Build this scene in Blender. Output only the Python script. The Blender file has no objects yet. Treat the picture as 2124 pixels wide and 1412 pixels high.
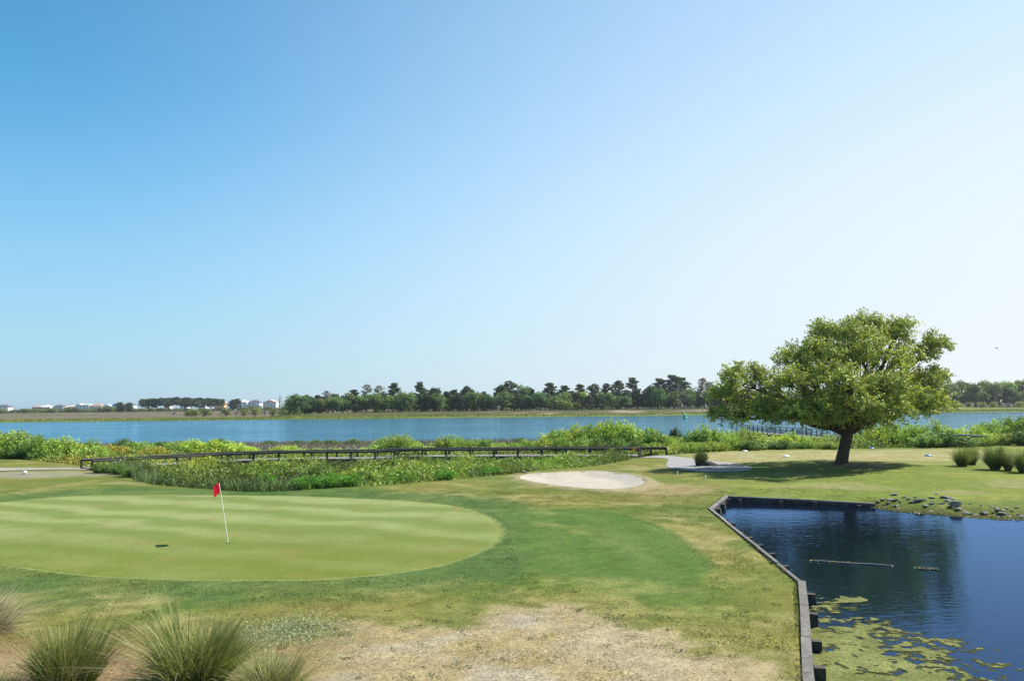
import bpy, bmesh, math, random
import numpy as np
from mathutils import Matrix, Vector
random.seed(7)
rng = np.random.default_rng(11)
SC = bpy.context.scene
COL = SC.collection

# ------------------------------------------------------------------ camera
F, CX, CY, H = 1650.0, 1062.0, 706.0, 4.75
ROLL, PITCH = math.radians(0.6), math.atan(134.4 / 1650.0)
fwd = np.array([0, math.cos(PITCH), math.sin(PITCH)])
up0 = np.array([0, -math.sin(PITCH), math.cos(PITCH)])
rt0 = np.array([1.0, 0, 0])
rt = rt0 * math.cos(ROLL) - up0 * math.sin(ROLL)
up = up0 * math.cos(ROLL) + rt0 * math.sin(ROLL)
CAM = np.array([0, 0, H])
cd = bpy.data.cameras.new('camera'); cam = bpy.data.objects.new('camera', cd); COL.objects.link(cam)
cd.sensor_fit = 'HORIZONTAL'; cd.sensor_width = 36.0; cd.lens = F / 2124 * 36.0
cd.clip_start = 0.1; cd.clip_end = 60000
m = Matrix.Identity(4)
for i in range(3):
    m[i][0] = rt[i]; m[i][1] = up[i]; m[i][2] = -fwd[i]; m[i][3] = CAM[i]
cam.matrix_world = m
SC.camera = cam

# ------------------------------------------------------------------ light
HZ_AMT, HZ_COL = 0.85, (2.88, 3.70, 4.85)
GL_A, GL_B, GL_AMT, GL_COL = -0.151, 1.12, 1.0, (5.5, 5.75, 5.95)
SUN_EL, SUN_AZ = math.radians(46), math.radians(64)      # azimuth from +Y towards +X
sdir = np.array([math.cos(SUN_EL) * math.sin(SUN_AZ), math.cos(SUN_EL) * math.cos(SUN_AZ), math.sin(SUN_EL)])
W = bpy.data.worlds.new('World'); SC.world = W; W.use_nodes = True
nt = W.node_tree; nt.nodes.clear()
sky = nt.nodes.new('ShaderNodeTexSky'); sky.sky_type = 'NISHITA'; sky.sun_disc = False
sky.sun_elevation = SUN_EL; sky.sun_rotation = SUN_AZ
sky.altitude = 0; sky.air_density = 1.0; sky.dust_density = 0.4; sky.ozone_density = 2.5
# hazy air: the clear sky pales towards the horizon and towards the sun
tc = nt.nodes.new('ShaderNodeTexCoord')
def wnode(t_, **kw):
    n = nt.nodes.new(t_)
    for k_, v_ in kw.items(): setattr(n, k_, v_)
    return n
def wrange(src, a, b, c, d, it='SMOOTHSTEP'):
    n = wnode('ShaderNodeMapRange', interpolation_type=it)
    for k_, v_ in zip(('From Min', 'From Max', 'To Min', 'To Max'), (a, b, c, d)): n.inputs[k_].default_value = v_
    nt.links.new(src, n.inputs['Value']); return n.outputs['Result']
def wmix(fac, a, col):
    n = wnode('ShaderNodeMix', data_type='RGBA'); nt.links.new(fac, n.inputs['Factor']); nt.links.new(a, n.inputs['A']); n.inputs['B'].default_value = (*col, 1)
    return n.outputs['Result']
sep = wnode('ShaderNodeSeparateXYZ'); nt.links.new(tc.outputs['Generated'], sep.inputs[0])
dot = wnode('ShaderNodeVectorMath', operation='DOT_PRODUCT'); ge, ga = math.radians(1), math.radians(63.9)          # the bright haze below the sun
dot.inputs[1].default_value = (math.cos(ge) * math.sin(ga), math.cos(ge) * math.cos(ga), math.sin(ge))
nt.links.new(tc.outputs['Generated'], dot.inputs[0])
tn = wnode('ShaderNodeVectorMath', operation='MULTIPLY'); tn.inputs[1].default_value = (0.47, 1.05, 1.13); nt.links.new(sky.outputs['Color'], tn.inputs[0])
c_ = wmix(wrange(sep.outputs['Z'], -0.05, 0.38, HZ_AMT, 0.0), tn.outputs[0], HZ_COL)
gm = wnode('ShaderNodeMath', operation='MULTIPLY'); nt.links.new(wrange(dot.outputs['Value'], GL_A, GL_B, 0.0, GL_AMT), gm.inputs[0]); nt.links.new(wrange(sep.outputs['Z'], 0.15, 0.55, 1.0, 0.6), gm.inputs[1])
c_ = wmix(gm.outputs[0], c_, GL_COL)
bg = nt.nodes.new('ShaderNodeBackground'); bg.inputs['Strength'].default_value = 0.085
nt.links.new(c_, bg.inputs['Color'])
wo = nt.nodes.new('ShaderNodeOutputWorld'); nt.links.new(bg.outputs[0], wo.inputs['Surface'])
sl = bpy.data.lights.new('sun', 'SUN'); sl.energy = 5.0; sl.angle = math.radians(0.5); sl.color = (1.0, 0.95, 0.87)
so = bpy.data.objects.new('sun', sl); COL.objects.link(so)
so.rotation_euler = Vector(sdir).to_track_quat('Z', 'Y').to_euler()
vs = SC.view_settings; vs.view_transform = 'Standard'; vs.look = 'None'; vs.exposure = 0.95; vs.gamma = 1.0
vs.use_curve_mapping = False

# ------------------------------------------------------------------ pixel <-> world
def ray(px, py): return fwd + rt * ((px - CX) / F) + up * ((CY - py) / F)
def G(px, py, z=0.0):
    d = ray(px, py); t = (z - H) / d[2]; return CAM + d * t
def AT(px, py, Y):
    d = ray(px, py); return CAM + d * (Y / d[1])
def GP(lst, z=0.0): return np.array([G(a, b, z)[:2] for a, b in lst])

# ------------------------------------------------------------------ numpy helpers
def lin(r, g, b, k=1.0):
    c = np.array([r, g, b]) / 255.0
    return np.where(c <= 0.04045, c / 12.92, ((c + 0.055) / 1.055) ** 2.4) / k
def sst(a, b, x):
    t = np.clip((x - a) / (b - a), 0, 1); return t * t * (3 - 2 * t)
def lerp(a, b, t): return a + (b - a) * t
def _hash(ix, iy, s):
    n = (ix.astype(np.int64) * 374761393 + iy.astype(np.int64) * 668265263 + s * 1274126177) & 0xffffffff
    n = ((n ^ (n >> 13)) * 1274126177) & 0xffffffff
    return ((n ^ (n >> 16)) & 0xffff) / 65535.0
def vnoise(x, y, s=0):
    ix = np.floor(x); iy = np.floor(y); fx = x - ix; fy = y - iy
    fx = fx * fx * (3 - 2 * fx); fy = fy * fy * (3 - 2 * fy)
    a = _hash(ix, iy, s); b = _hash(ix + 1, iy, s); c = _hash(ix, iy + 1, s); d = _hash(ix + 1, iy + 1, s)
    return lerp(lerp(a, b, fx), lerp(c, d, fx), fy)
def fbm(x, y, sc=1.0, o=4, s=0):
    v = 0; a = 0.5; t = 0
    x = np.asarray(x, float) / sc; y = np.asarray(y, float) / sc
    for i in range(o):
        v = v + a * vnoise(x + 17.3 * i, y - 9.1 * i, s + i); t += a; a *= 0.5; x = x * 2.03; y = y * 2.03
    return v / t
def sdf(poly, X, Y):
    """signed distance, positive inside"""
    X = np.asarray(X, float); Y = np.asarray(Y, float)
    d = np.full(X.shape, 1e18); ins = np.zeros(X.shape, bool)
    n = len(poly)
    for i in range(n):
        ax, ay = poly[i]; bx, by = poly[(i + 1) % n]
        ex, ey = bx - ax, by - ay; wx = X - ax; wy = Y - ay
        t = np.clip((wx * ex + wy * ey) / (ex * ex + ey * ey + 1e-12), 0, 1)
        d = np.minimum(d, (wx - ex * t) ** 2 + (wy - ey * t) ** 2)
        c = ((ay > Y) != (by > Y)) & (X < (bx - ax) * (Y - ay) / (by - ay + 1e-12) + ax)
        ins ^= c
    d = np.sqrt(d)
    return np.where(ins, d, -d)
def smooth_poly(P, n=8, closed=True):
    P = np.asarray(P, float); out = []; N = len(P)
    for i in range(N if closed else N - 1):
        if closed: p0, p1, p2, p3 = P[i - 1], P[i], P[(i + 1) % N], P[(i + 2) % N]
        else: p0, p1, p2, p3 = P[max(i - 1, 0)], P[i], P[i + 1], P[min(i + 2, N - 1)]
        for k in range(n):
            t = k / n
            out.append(0.5 * ((2 * p1) + (-p0 + p2) * t + (2 * p0 - 5 * p1 + 4 * p2 - p3) * t * t + (-p0 + 3 * p1 - 3 * p2 + p3) * t ** 3))
    if not closed: out.append(P[-1])
    return np.array(out)

# ------------------------------------------------------------------ object helpers
def make_mesh(name, V, Fc, cols=None, smooth=False):
    V = np.asarray(V, np.float32); Fc = np.asarray(Fc, np.int32)
    me = bpy.data.meshes.new(name)
    me.vertices.add(len(V)); me.vertices.foreach_set('co', V.ravel())
    k = Fc.shape[1]
    me.loops.add(Fc.size); me.loops.foreach_set('vertex_index', Fc.ravel())
    me.polygons.add(len(Fc))
    me.polygons.foreach_set('loop_start', np.arange(0, Fc.size, k, dtype=np.int32))
    if smooth: me.polygons.foreach_set('use_smooth', np.ones(len(Fc), bool))
    me.update(calc_edges=True)
    if cols is not None:
        at = me.color_attributes.new('Col', 'FLOAT_COLOR', 'POINT')
        c4 = np.ones((len(V), 4), np.float32); c4[:, :3] = cols
        at.data.foreach_set('color', c4.ravel())
    me.validate()
    return me
def link(name, me, mat=None, parent=None):
    if mat is not None and not me.materials: me.materials.append(mat)
    o = bpy.data.objects.new(name, me); COL.objects.link(o)
    if parent is not None: o.parent = parent
    return o
def tag(o, label=None, cat=None, group=None, kind=None):
    if label: o['label'] = label
    if cat: o['category'] = cat
    if group: o['group'] = group
    if kind: o['kind'] = kind
    return o
def thing(name, loc, label, cat, group=None, rz=0.0, scale=1.0):
    o = bpy.data.objects.new(name, None); COL.objects.link(o)
    o.empty_display_size = 0.2
    o.location = tuple(float(v) for v in loc); o.rotation_euler = (0, 0, rz)
    o.scale = (scale,) * 3 if np.isscalar(scale) else tuple(scale)
    return tag(o, label, cat, group)
ONES = ['zeroth', 'first', 'second', 'third', 'fourth', 'fifth', 'sixth', 'seventh', 'eighth', 'ninth', 'tenth', 'eleventh', 'twelfth', 'thirteenth',
        'fourteenth', 'fifteenth', 'sixteenth', 'seventeenth', 'eighteenth', 'nineteenth']
TENS = {2: 'twent', 3: 'thirt', 4: 'fort', 5: 'fift', 6: 'sixt', 7: 'sevent', 8: 'eight', 9: 'ninet'}
def ordn(n):
    if n < 20: return ONES[n]
    t, u = divmod(n, 10)
    return TENS[t] + 'ieth' if u == 0 else TENS[t] + 'y-' + ONES[u]

# ------------------------------------------------------------------ materials
def new_mat(name):
    mt = bpy.data.materials.new(name); mt.use_nodes = True
    t = mt.node_tree; b = t.nodes['Principled BSDF']
    return mt, t, b
def nd(t, typ, **kw):
    n = t.nodes.new(typ)
    for k, v in kw.items(): setattr(n, k, v)
    return n
def noise_node(t, scale, detail=4, rough=0.6, vec=None):
    n = nd(t, 'ShaderNodeTexNoise'); n.inputs['Scale'].default_value = scale
    n.inputs['Detail'].default_value = detail; n.inputs['Roughness'].default_value = rough
    if vec is not None: t.links.new(vec, n.inputs['Vector'])
    return n
def mrange(t, src, a, b, c, d, clamp=True):
    n = nd(t, 'ShaderNodeMapRange'); n.clamp = clamp
    for i, v in zip(('From Min', 'From Max', 'To Min', 'To Max'), (a, b, c, d)): n.inputs[i].default_value = v
    t.links.new(src, n.inputs['Value']); return n.outputs['Result']
def mult(t, col, val):
    n = nd(t, 'ShaderNodeVectorMath', operation='SCALE'); t.links.new(col, n.inputs[0]); t.links.new(val, n.inputs['Scale'])
    return n.outputs[0]
def vmul(t, a, b):
    n = nd(t, 'ShaderNodeVectorMath', operation='MULTIPLY'); t.links.new(a, n.inputs[0]); t.links.new(b, n.inputs[1]); return n.outputs[0]
def fmul(t, a, b):
    n = nd(t, 'ShaderNodeMath', operation='MULTIPLY'); t.links.new(a, n.inputs[0])
    if isinstance(b, (int, float)): n.inputs[1].default_value = b
    else: t.links.new(b, n.inputs[1])
    return n.outputs[0]
def mixc(t, fac, a, b):
    n = nd(t, 'ShaderNodeMix', data_type='RGBA')
    t.links.new(fac, n.inputs['Factor'])
    for k, v in (('A', a), ('B', b)):
        if isinstance(v, (tuple, list, np.ndarray)): n.inputs[k].default_value = (float(v[0]), float(v[1]), float(v[2]), 1)
        else: t.links.new(v, n.inputs[k])
    return n.outputs['Result']
def bump(t, h, b, strength=0.5, dist=0.05):
    n = nd(t, 'ShaderNodeBump'); n.inputs['Strength'].default_value = strength; n.inputs['Distance'].default_value = dist
    t.links.new(h, n.inputs['Height']); t.links.new(n.outputs[0], b.inputs['Normal']); return n
def wpos(t): return nd(t, 'ShaderNodeNewGeometry').outputs['Position']
def plain(name, c, rough=0.7, var=0.15, scale=3.0, spec=0.3, metal=0.0, bumps=0.0):
    mt, t, b = new_mat(name)
    n = noise_node(t, scale, 5, 0.6, wpos(t))
    base = nd(t, 'ShaderNodeRGB'); base.outputs[0].default_value = (float(c[0]), float(c[1]), float(c[2]), 1)
    t.links.new(mult(t, base.outputs[0], mrange(t, n.outputs[0], 0.25, 0.75, 1 - var, 1 + var)), b.inputs['Base Color'])
    b.inputs['Roughness'].default_value = rough; b.inputs['Specular IOR Level'].default_value = spec; b.inputs['Metallic'].default_value = metal
    if bumps: bump(t, n.outputs[0], b, bumps, 0.03)
    return mt
def wood(name, c1, c2, stretch=(8, 8, 8)):
    mt, t, b = new_mat(name)
    g = wpos(t)
    mp = nd(t, 'ShaderNodeVectorMath', operation='MULTIPLY'); mp.inputs[1].default_value = stretch; t.links.new(g, mp.inputs[0])
    n = noise_node(t, 2.0, 6, 0.7, mp.outputs[0]); n2 = noise_node(t, 0.9, 3, 0.5, g)
    a = mixc(t, mrange(t, n.outputs[0], 0.3, 0.7, 0, 1), c1, c2)
    oi = nd(t, 'ShaderNodeObjectInfo')
    a = mult(t, a, mrange(t, oi.outputs['Random'], 0, 1, 0.75, 1.2))
    t.links.new(mult(t, a, mrange(t, n2.outputs[0], 0.3, 0.7, 0.75, 1.2)), b.inputs['Base Color'])
    b.inputs['Roughness'].default_value = 0.85; b.inputs['Specular IOR Level'].default_value = 0.2
    bump(t, n.outputs[0], b, 0.6, 0.01)
    return mt
def foliage(name, transl=0.35, rough=0.55, spec=0.25, tcol=(1.15, 1.2, 0.5)):
    mt, t, b = new_mat(name)
    at = nd(t, 'ShaderNodeAttribute', attribute_name='Col')
    oi = nd(t, 'ShaderNodeObjectInfo')
    c = vmul(t, at.outputs['Color'], oi.outputs['Color']); gain = nd(t, 'ShaderNodeVectorMath', operation='SCALE'); gain.inputs['Scale'].default_value = 1.14; t.links.new(c, gain.inputs[0]); c = gain.outputs[0]
    t.links.new(c, b.inputs['Base Color'])
    b.inputs['Roughness'].default_value = rough; b.inputs['Specular IOR Level'].default_value = spec
    tr = nd(t, 'ShaderNodeBsdfTranslucent')
    tv = nd(t, 'ShaderNodeVectorMath', operation='MULTIPLY'); tv.inputs[1].default_value = tcol; t.links.new(c, tv.inputs[0])
    t.links.new(tv.outputs[0], tr.inputs['Color'])
    ms = nd(t, 'ShaderNodeMixShader'); ms.inputs[0].default_value = transl
    out = t.nodes['Material Output']
    t.links.new(b.outputs[0], ms.inputs[1]); t.links.new(tr.outputs[0], ms.inputs[2]); t.links.new(ms.outputs[0], out.inputs['Surface'])
    return mt
M_LEAF = foliage('leaf', 0.26)
M_NEEDLE = foliage('needles', 0.15, 0.7, 0.15)
M_BLADE = foliage('grass_blade', 0.2, 0.6, 0.2, (1.05, 1.1, 0.6))
M_BARK = plain('bark', (0.085, 0.065, 0.05), 0.95, 0.45, 6.0, 0.1, 0, 0.8)
M_BARKP = plain('pine_bark', (0.13, 0.10, 0.085), 0.95, 0.3, 3.0, 0.1)
M_DEAD = plain('dead_wood', (0.22, 0.205, 0.20), 0.9, 0.3, 4.0, 0.1)
M_WOODD = wood('weathered_dark_wood', (0.032, 0.028, 0.025), (0.09, 0.08, 0.072))
M_WOODG = wood('weathered_grey_wood', (0.08, 0.072, 0.064), (0.20, 0.183, 0.165))
M_CAP = wood('weathered_cap_timber', (0.06, 0.054, 0.048), (0.24, 0.22, 0.20), (5, 14, 14))
M_DECK = wood('grey_deck_wood', (0.19, 0.18, 0.165), (0.31, 0.295, 0.275))
M_ROCK = plain('rock', (0.185, 0.165, 0.14), 0.9, 0.5, 9.0, 0.2, 0, 0.9)
M_WHITE = plain('white_paint', (0.78, 0.78, 0.76), 0.5, 0.04)
M_GLASS = plain('window_glass', (0.05, 0.07, 0.09), 0.08, 0.1, 2.0, 0.6)

# ------------------------------------------------------------------ layout in plan
K = 2.42       # sunlit display -> albedo
def alb(r, g, b): return lin(r, g, b, K)
GREEN = smooth_poly(GP([(0, 1040), (150, 1027), (330, 1023), (500, 1026), (700, 1032), (850, 1041), (950, 1053), (1010, 1072), (1040, 1098),
                        (1022, 1127), (955, 1158), (850, 1183), (700, 1200), (540, 1204), (350, 1200), (150, 1190), (0, 1174), (-250, 1150), (-420, 1110), (-320, 1070), (-150, 1050)]), 8)
BUNKER = smooth_poly(GP([(1076, 992), (1100, 986), (1160, 983), (1210, 980), (1262, 981), (1310, 987), (1340, 1000), (1322, 1011), (1280, 1017), (1235, 1018), (1180, 1014), (1130, 1007), (1090, 999)]), 6)
LAWN_EDGE = GP([(-500, 940), (-200, 945), (0, 949), (90, 957), (190, 968), (250, 985), (300, 1003), (420, 1012), (560, 1019), (700, 1012), (850, 1003), (1000, 990),
                (1150, 975), (1240, 965), (1310, 953), (1385, 943), (1500, 936), (1700, 931), (1900, 929), (2124, 921), (2500, 907)])
LAWN = np.vstack([smooth_poly(LAWN_EDGE, 4, False), [(160, 90), (160, -40), (-160, -40), (-160, 85)]])
WZ = -0.28      # pond level
WALL = [G(*p)[:2] for p in [(1666, 1412), (1656, 1210), (1470, 1056), (1503, 1029), (1815, 1044)]]
WALL[-1] = G(1815, 1044, -.14)[:2]
WALL = [WALL[0] + (WALL[0] - WALL[1]) / np.linalg.norm(WALL[0] - WALL[1]) * 7.5] + WALL
SHORE = list(GP([(1815, 1050), (1850, 1056), (1885, 1061), (1950, 1066), (2010, 1071), (2070, 1075), (2124, 1077), (2300, 1088)], WZ))
POND = np.array(list(WALL) + SHORE + [(36, 27), (40, 16), (34, 6), (20, 3), (8, 4)])
PATCH = smooth_poly(GP([(1010, 1062), (1130, 1056), (1260, 1062), (1370, 1090), (1450, 1135), (1500, 1195), (1505, 1245), (1470, 1276), (1390, 1275), (1290, 1258), (1180, 1228), (1080, 1190), (1040, 1140), (1035, 1090)]), 6)
DRY = smooth_poly(GP([(480, 1340), (620, 1300), (800, 1300), (960, 1288), (1060, 1266), (1150, 1258), (1250, 1270), (1340, 1300), (1460, 1335), (1580, 1362), (1655, 1390), (1640, 1620), (500, 1620), (430, 1430)]), 5)
MULCH = smooth_poly(GP([(-120, 1335), (40, 1345), (150, 1360), (230, 1375), (330, 1350), (420, 1385), (480, 1430), (480, 1600), (-150, 1600)]), 5)
OAK_BASE = G(1745, 967)
pond_sdf = lambda x, y: sdf(POND, x, y)
SHX = WALL[-1][0] - 0.3
def hgt(x, y, full=True):
    x = np.asarray(x, float); y = np.asarray(y, float)
    z = (fbm(x, y, 9.0, 3, 5) - 0.5) * 0.22 * sst(8, 20, y)
    # gentle rise of the tee ground round the oak
    z = z + 0.12 * np.exp(-(((x - OAK_BASE[0]) / 9) ** 2 + ((y - OAK_BASE[1]) / 9) ** 2))
    dl = sdf(LAWN, x, y)
    drop = sst(0.0, 4.0, -dl)
    z = lerp(z, -0.75 + (fbm(x, y, 4, 3, 8) - 0.5) * 0.4, drop)
    z = z - sst(100, 134, y) * 0.55 - sst(132, 150, y) * 1.6
    db = sdf(BUNKER, x, y)
    z = z + 0.10 * sst(-1.2, -.1, db) * sst(.3, -.1, db) - 0.26 * sst(-0.02, 1.5, db)
    dp = pond_sdf(x, y)
    natural = (x > SHX) & (y > 24) | (y < 8.0) | (x > 20)
    steep = -1.5 * sst(0.04, 0.14, dp)
    soft = (WZ - .02) * sst(-1.9, 0.0, dp) - 0.9 * sst(0.0, 2.5, dp)
    pz = np.where(natural, soft, steep)
    pz = pz - .15 * sst(10.5, 17, x) * sst(30, 36, y) * sst(-2.6, -.3, dp) * sst(.3, 0, dp)
    near = np.where(natural, sst(-3.0, -0.5, dp), sst(-3.0, -0.3, dp))
    z = z * (1 - near) + pz
    return z
def h1(x, y): return float(hgt(np.array([x]), np.array([y]))[0])

def ground_color(x, y):
    n1 = fbm(x, y, 5.0, 4, 21); n2 = fbm(x, y, 1.3, 4, 33); n3 = fbm(x, y, 0.45, 3, 44); nb = fbm(x * 0.55, y, 2.6, 4, 51)
    sp = fbm(x, y, 0.22, 2, 91)
    def C(*a): return alb(*a)[None, :]
    rough_g = lerp(C(148, 150, 72), C(120, 140, 60), sst(0.35, 0.65, n1)[:, None])
    dryc = C(196, 184, 122)
    t = sst(0.50, 0.72, 0.45 * nb + 0.35 * n2 + 0.2 * n3 + 0.02)
    c = lerp(rough_g, dryc, (0.75 * t)[:, None])
    wx = x + (n2 - 0.5) * 2.0; wy = y + (nb - 0.5) * 2.0
    # fringe of the green
    dg = -sdf(GREEN, x, y)
    f = (1 - sst(1.6 + 1.0 * sst(34, 42, y), 3.6 + 1.0 * sst(34, 42, y), dg + (n2 - 0.5) * 2.2 + (n3 - .5))) * (0.62 + 0.38 * np.maximum(sst(0.3, 0.55, n1), sst(34, 40, y)))
    fr = lerp(C(98, 130, 66), C(122, 146, 80), sst(0.3, 0.7, n2)[:, None])
    c = lerp(c, fr, (0.92 * f)[:, None])
    tr = (1 - sst(0.02, 0.16, dg)) * 0.75
    c = lerp(c, C(170, 182, 104), tr[:, None])
    # mown lobe right of the green
    dpch = sdf(PATCH, lerp(x, wx, .12), lerp(y, wy, .12))
    ring = 0.5 + 0.5 * np.sin(dpch * 3.4 + n1 * 3)
    pc = lerp(C(98, 134, 56), C(122, 148, 76), ring[:, None] * 0.6)
    pc = lerp(pc, C(160, 166, 92), (0.8 * sst(0.50, 0.66, 0.55 * nb + 0.45 * n2) * (1 - sst(0.5, 3.0, x - 1.2 - (30 - y) * .12)))[:, None])
    c = lerp(c, pc, (0.92 * sst(-0.1, 0.25 + 1.6 * sst(3.5, -1, x) + 1.4 * sst(24, 20, y), dpch))[:, None])
    # dry sandy ground in the foreground
    dd = sdf(DRY, wx, wy)
    c = lerp(c, C(160, 158, 88), (0.6 * sst(-2.2, -0.4, dd + (n3 - .5) * 2.5))[:, None])
    k = sst(-0.5, 0.6, dd + (n3 - 0.5) * 2.4)
    dc = lerp(C(208, 188, 142), C(214, 196, 158), sst(0.45, 0.65, n2)[:, None])
    dc = lerp(dc, C(186, 166, 112), (0.7 * sst(0.5, 0.68, n1 * 0.5 + n3 * 0.5))[:, None])
    dc = lerp(dc, C(214, 204, 184), (0.6 * sst(0.6, 0.74, fbm(x, y, 1.8, 3, 77)))[:, None])
    c = lerp(c, dc, k[:, None])
    # brownish left foreground and mulch
    dl2 = sst(19.5, 16.5, y + (nb - 0.5) * 5) * sst(-2.0, -4.5, x + (n1 - .5) * 3)
    lb = lerp(C(186, 158, 104), C(140, 138, 78), sst(0.42, 0.62, n2 * 0.6 + n3 * 0.4)[:, None])
    c = lerp(c, lb, (0.8 * dl2)[:, None])
    dm = sdf(MULCH, wx, wy)
    mc = lerp(C(190, 162, 120), C(166, 138, 100), sst(0.4, 0.6, n3)[:, None])
    c = lerp(c, mc, sst(-0.7, 0.5, dm + (n3 - 0.5) * 1.6)[:, None])
    # right lawn behind the pond
    rl = sst(9.5, 13, x - (y - 40) * 0.12) * sst(37, 41, y + 0 * x)
    rg = lerp(C(158, 170, 74), C(140, 158, 66), sst(0.4, 0.6, n1)[:, None])
    rg = lerp(rg, C(176, 172, 112), (0.8 * sst(0.56, 0.7, nb))[:, None])
    c = lerp(c, rg, (0.9 * rl)[:, None])
    # the worn tee band
    tb = sst(61, 65, y + (n2 - 0.5) * 4) * (1 - sst(77.5, 80, y)) * sst(14, 18, x) * (1 - sst(42, 46, x))
    c = lerp(c, lerp(C(206, 194, 144), C(186, 180, 114), sst(0.4, 0.6, n2)[:, None]), (0.85 * tb)[:, None])
    # bare ring of earth round the oak, bare patch right of the bunker
    do = np.hypot(x - OAK_BASE[0] - 0.8, (y - OAK_BASE[1]) * 0.8 + 0.8)
    c = lerp(c, C(150, 132, 108), (0.75 * (1 - sst(1.4, 3.2, do + (n2 - .5) * 2)))[:, None])
    bp = G(1375, 1016)
    c = lerp(c, C(198, 176, 130), (0.75 * (1 - sst(0.5, 1.0, np.hypot((x - bp[0]) / 3.6, (y - bp[1]) / 4.5) + (n2 - .5) * 0.8)))[:, None])
    dbk = -sdf(BUNKER, x, y)
    c = lerp(c, C(206, 190, 150), (0.8 * (1 - sst(0.2, 1.1, dbk + (n2 - .5) * 1.4)))[:, None])
    # gravelly ground beside the left track
    gl = G(40, 985)
    gm = 1 - sst(0.5, 1.0, np.hypot((x - gl[0]) / 9.0, (y - gl[1]) / 4.0) + (n2 - .5) * 0.9)
    c = lerp(c, C(188, 182, 158), (0.8 * gm)[:, None])
    # marsh soil
    c = lerp(c, C(92, 92, 52), sst(0.2, 2.5, -sdf(LAWN, x, y))[:, None])
    c = lerp(c, C(108, 96, 82), sst(84, 96, y + (n1 - .5) * 14)[:, None])
    # pond bank and bed
    dp = pond_sdf(x, y)
    c = lerp(c, C(112, 104, 58), (0.85 * sst(-1.5, -0.3, dp + (n2 - .5) * 1.0) * (x > SHX))[:, None])
    c = lerp(c, C(60, 58, 28), sst(0.0, 0.4, dp)[:, None])
    # mottling of the turf itself
    c = c * (0.82 + 0.36 * sst(0.2, 0.8, 0.5 * n3 + 0.5 * sp))[:, None]
    return c

# ------------------------------------------------------------------ ground
def axis(segs):
    out = []
    for a, b, s in segs:
        n = max(1, int(round((b - a) / s))); out.extend(np.linspace(a, b, n, endpoint=False))
    out.append(segs[-1][1]); return np.array(out)
xs = axis([(-160, -60, 4), (-60, -30, 1.0), (-30, 32, 0.2), (32, 60, 0.8), (60, 160, 4)])
ys = axis([(-40, 4, 4), (4, 11, 0.6), (11, 24, 0.1), (24, 46, 0.18), (46, 86, 0.4), (86, 150, 1.5)])
GX, GY = np.meshgrid(xs, ys)
gx, gy = GX.ravel(), GY.ravel()
# turf runs up to the bulkhead: pull the nearest grid points onto its line
dpw = pond_sdf(gx, gy); sel = np.nonzero((np.abs(dpw) < 0.13) & (gy > 8) & (gx < SHX))[0]
bx_, by_, bd_ = gx[sel].copy(), gy[sel].copy(), np.full(len(sel), 1e9)
for i in range(len(WALL) - 1):
    a, b2 = WALL[i], WALL[i + 1]; e = b2 - a; t_ = np.clip(((gx[sel] - a[0]) * e[0] + (gy[sel] - a[1]) * e[1]) / (e @ e), 0, 1)
    qx, qy = a[0] + e[0] * t_, a[1] + e[1] * t_; dd_ = np.hypot(gx[sel] - qx, gy[sel] - qy); m_ = dd_ < bd_
    bx_[m_], by_[m_], bd_[m_] = qx[m_], qy[m_], dd_[m_]
gx[sel], gy[sel] = bx_, by_
gz = hgt(gx, gy)
nx = len(xs); ny = len(ys)
idx = np.arange(nx * ny).reshape(ny, nx)
Fq = np.stack([idx[:-1, :-1].ravel(), idx[:-1, 1:].ravel(), idx[1:, 1:].ravel(), idx[1:, :-1].ravel()], 1)
def turf_mat(name, speck=1.0):
    mt, t, b = new_mat(name)
    at = nd(t, 'ShaderNodeAttribute', attribute_name='Col'); p = wpos(t)
    n1 = noise_node(t, 14.0, 5, 0.75, p); n2 = noise_node(t, 45.0, 3, 0.7, p); n3 = noise_node(t, 3.2, 4, 0.6, p)
    s = fmul(t, mrange(t, n1.outputs[0], 0.34, 0.66, 1 - 0.40 * speck, 1 + 0.40 * speck), mrange(t, n2.outputs[0], 0.34, 0.66, 1 - 0.35 * speck, 1 + 0.35 * speck))
    s = fmul(t, s, mrange(t, n3.outputs[0], 0.3, 0.7, 0.9, 1.1))
    t.links.new(mult(t, at.outputs['Color'], s), b.inputs['Base Color'])
    b.inputs['Roughness'].default_value = 0.95; b.inputs['Specular IOR Level'].default_value = 0.08
    bump(t, n1.outputs[0], b, 0.5, 0.05)
    return mt
M_TURF = turf_mat('turf')
gme = make_mesh('ground', np.stack([gx, gy, gz], 1), Fq, ground_color(gx, gy), True)
tag(link('ground', gme, M_TURF), kind='structure')

def radial_patch(name, poly, rings, dz, mat, cols=None, kind='structure'):
    c = poly.mean(0); n = len(poly); V = [[c[0], c[1]]]
    R = np.linspace(0, 1, rings + 1)[1:]
    P = (c[None, None] + (poly[None] - c[None, None]) * R[:, None, None]).reshape(-1, 2)
    XY = np.vstack([[c], P]); z = hgt(XY[:, 0], XY[:, 1]) + dz; z[-n:] -= dz + .004
    V = np.column_stack([XY, z]); Fc = []
    for k in range(n): Fc.append((0, 1 + k, 1 + (k + 1) % n, 1 + (k + 1) % n))
    me = bpy.data.meshes.new(name); faces = [(0, 1 + k, 1 + (k + 1) % n) for k in range(n)]
    for r in range(rings - 1):
        a = 1 + r * n; b2 = a + n
        faces += [(a + k, b2 + k, b2 + (k + 1) % n, a + (k + 1) % n) for k in range(n)]
    me.from_pydata(V.tolist(), [], faces); me.polygons.foreach_set('use_smooth', np.ones(len(me.polygons), bool)); me.update()
    return tag(link(name, me, mat), kind=kind)

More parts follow.
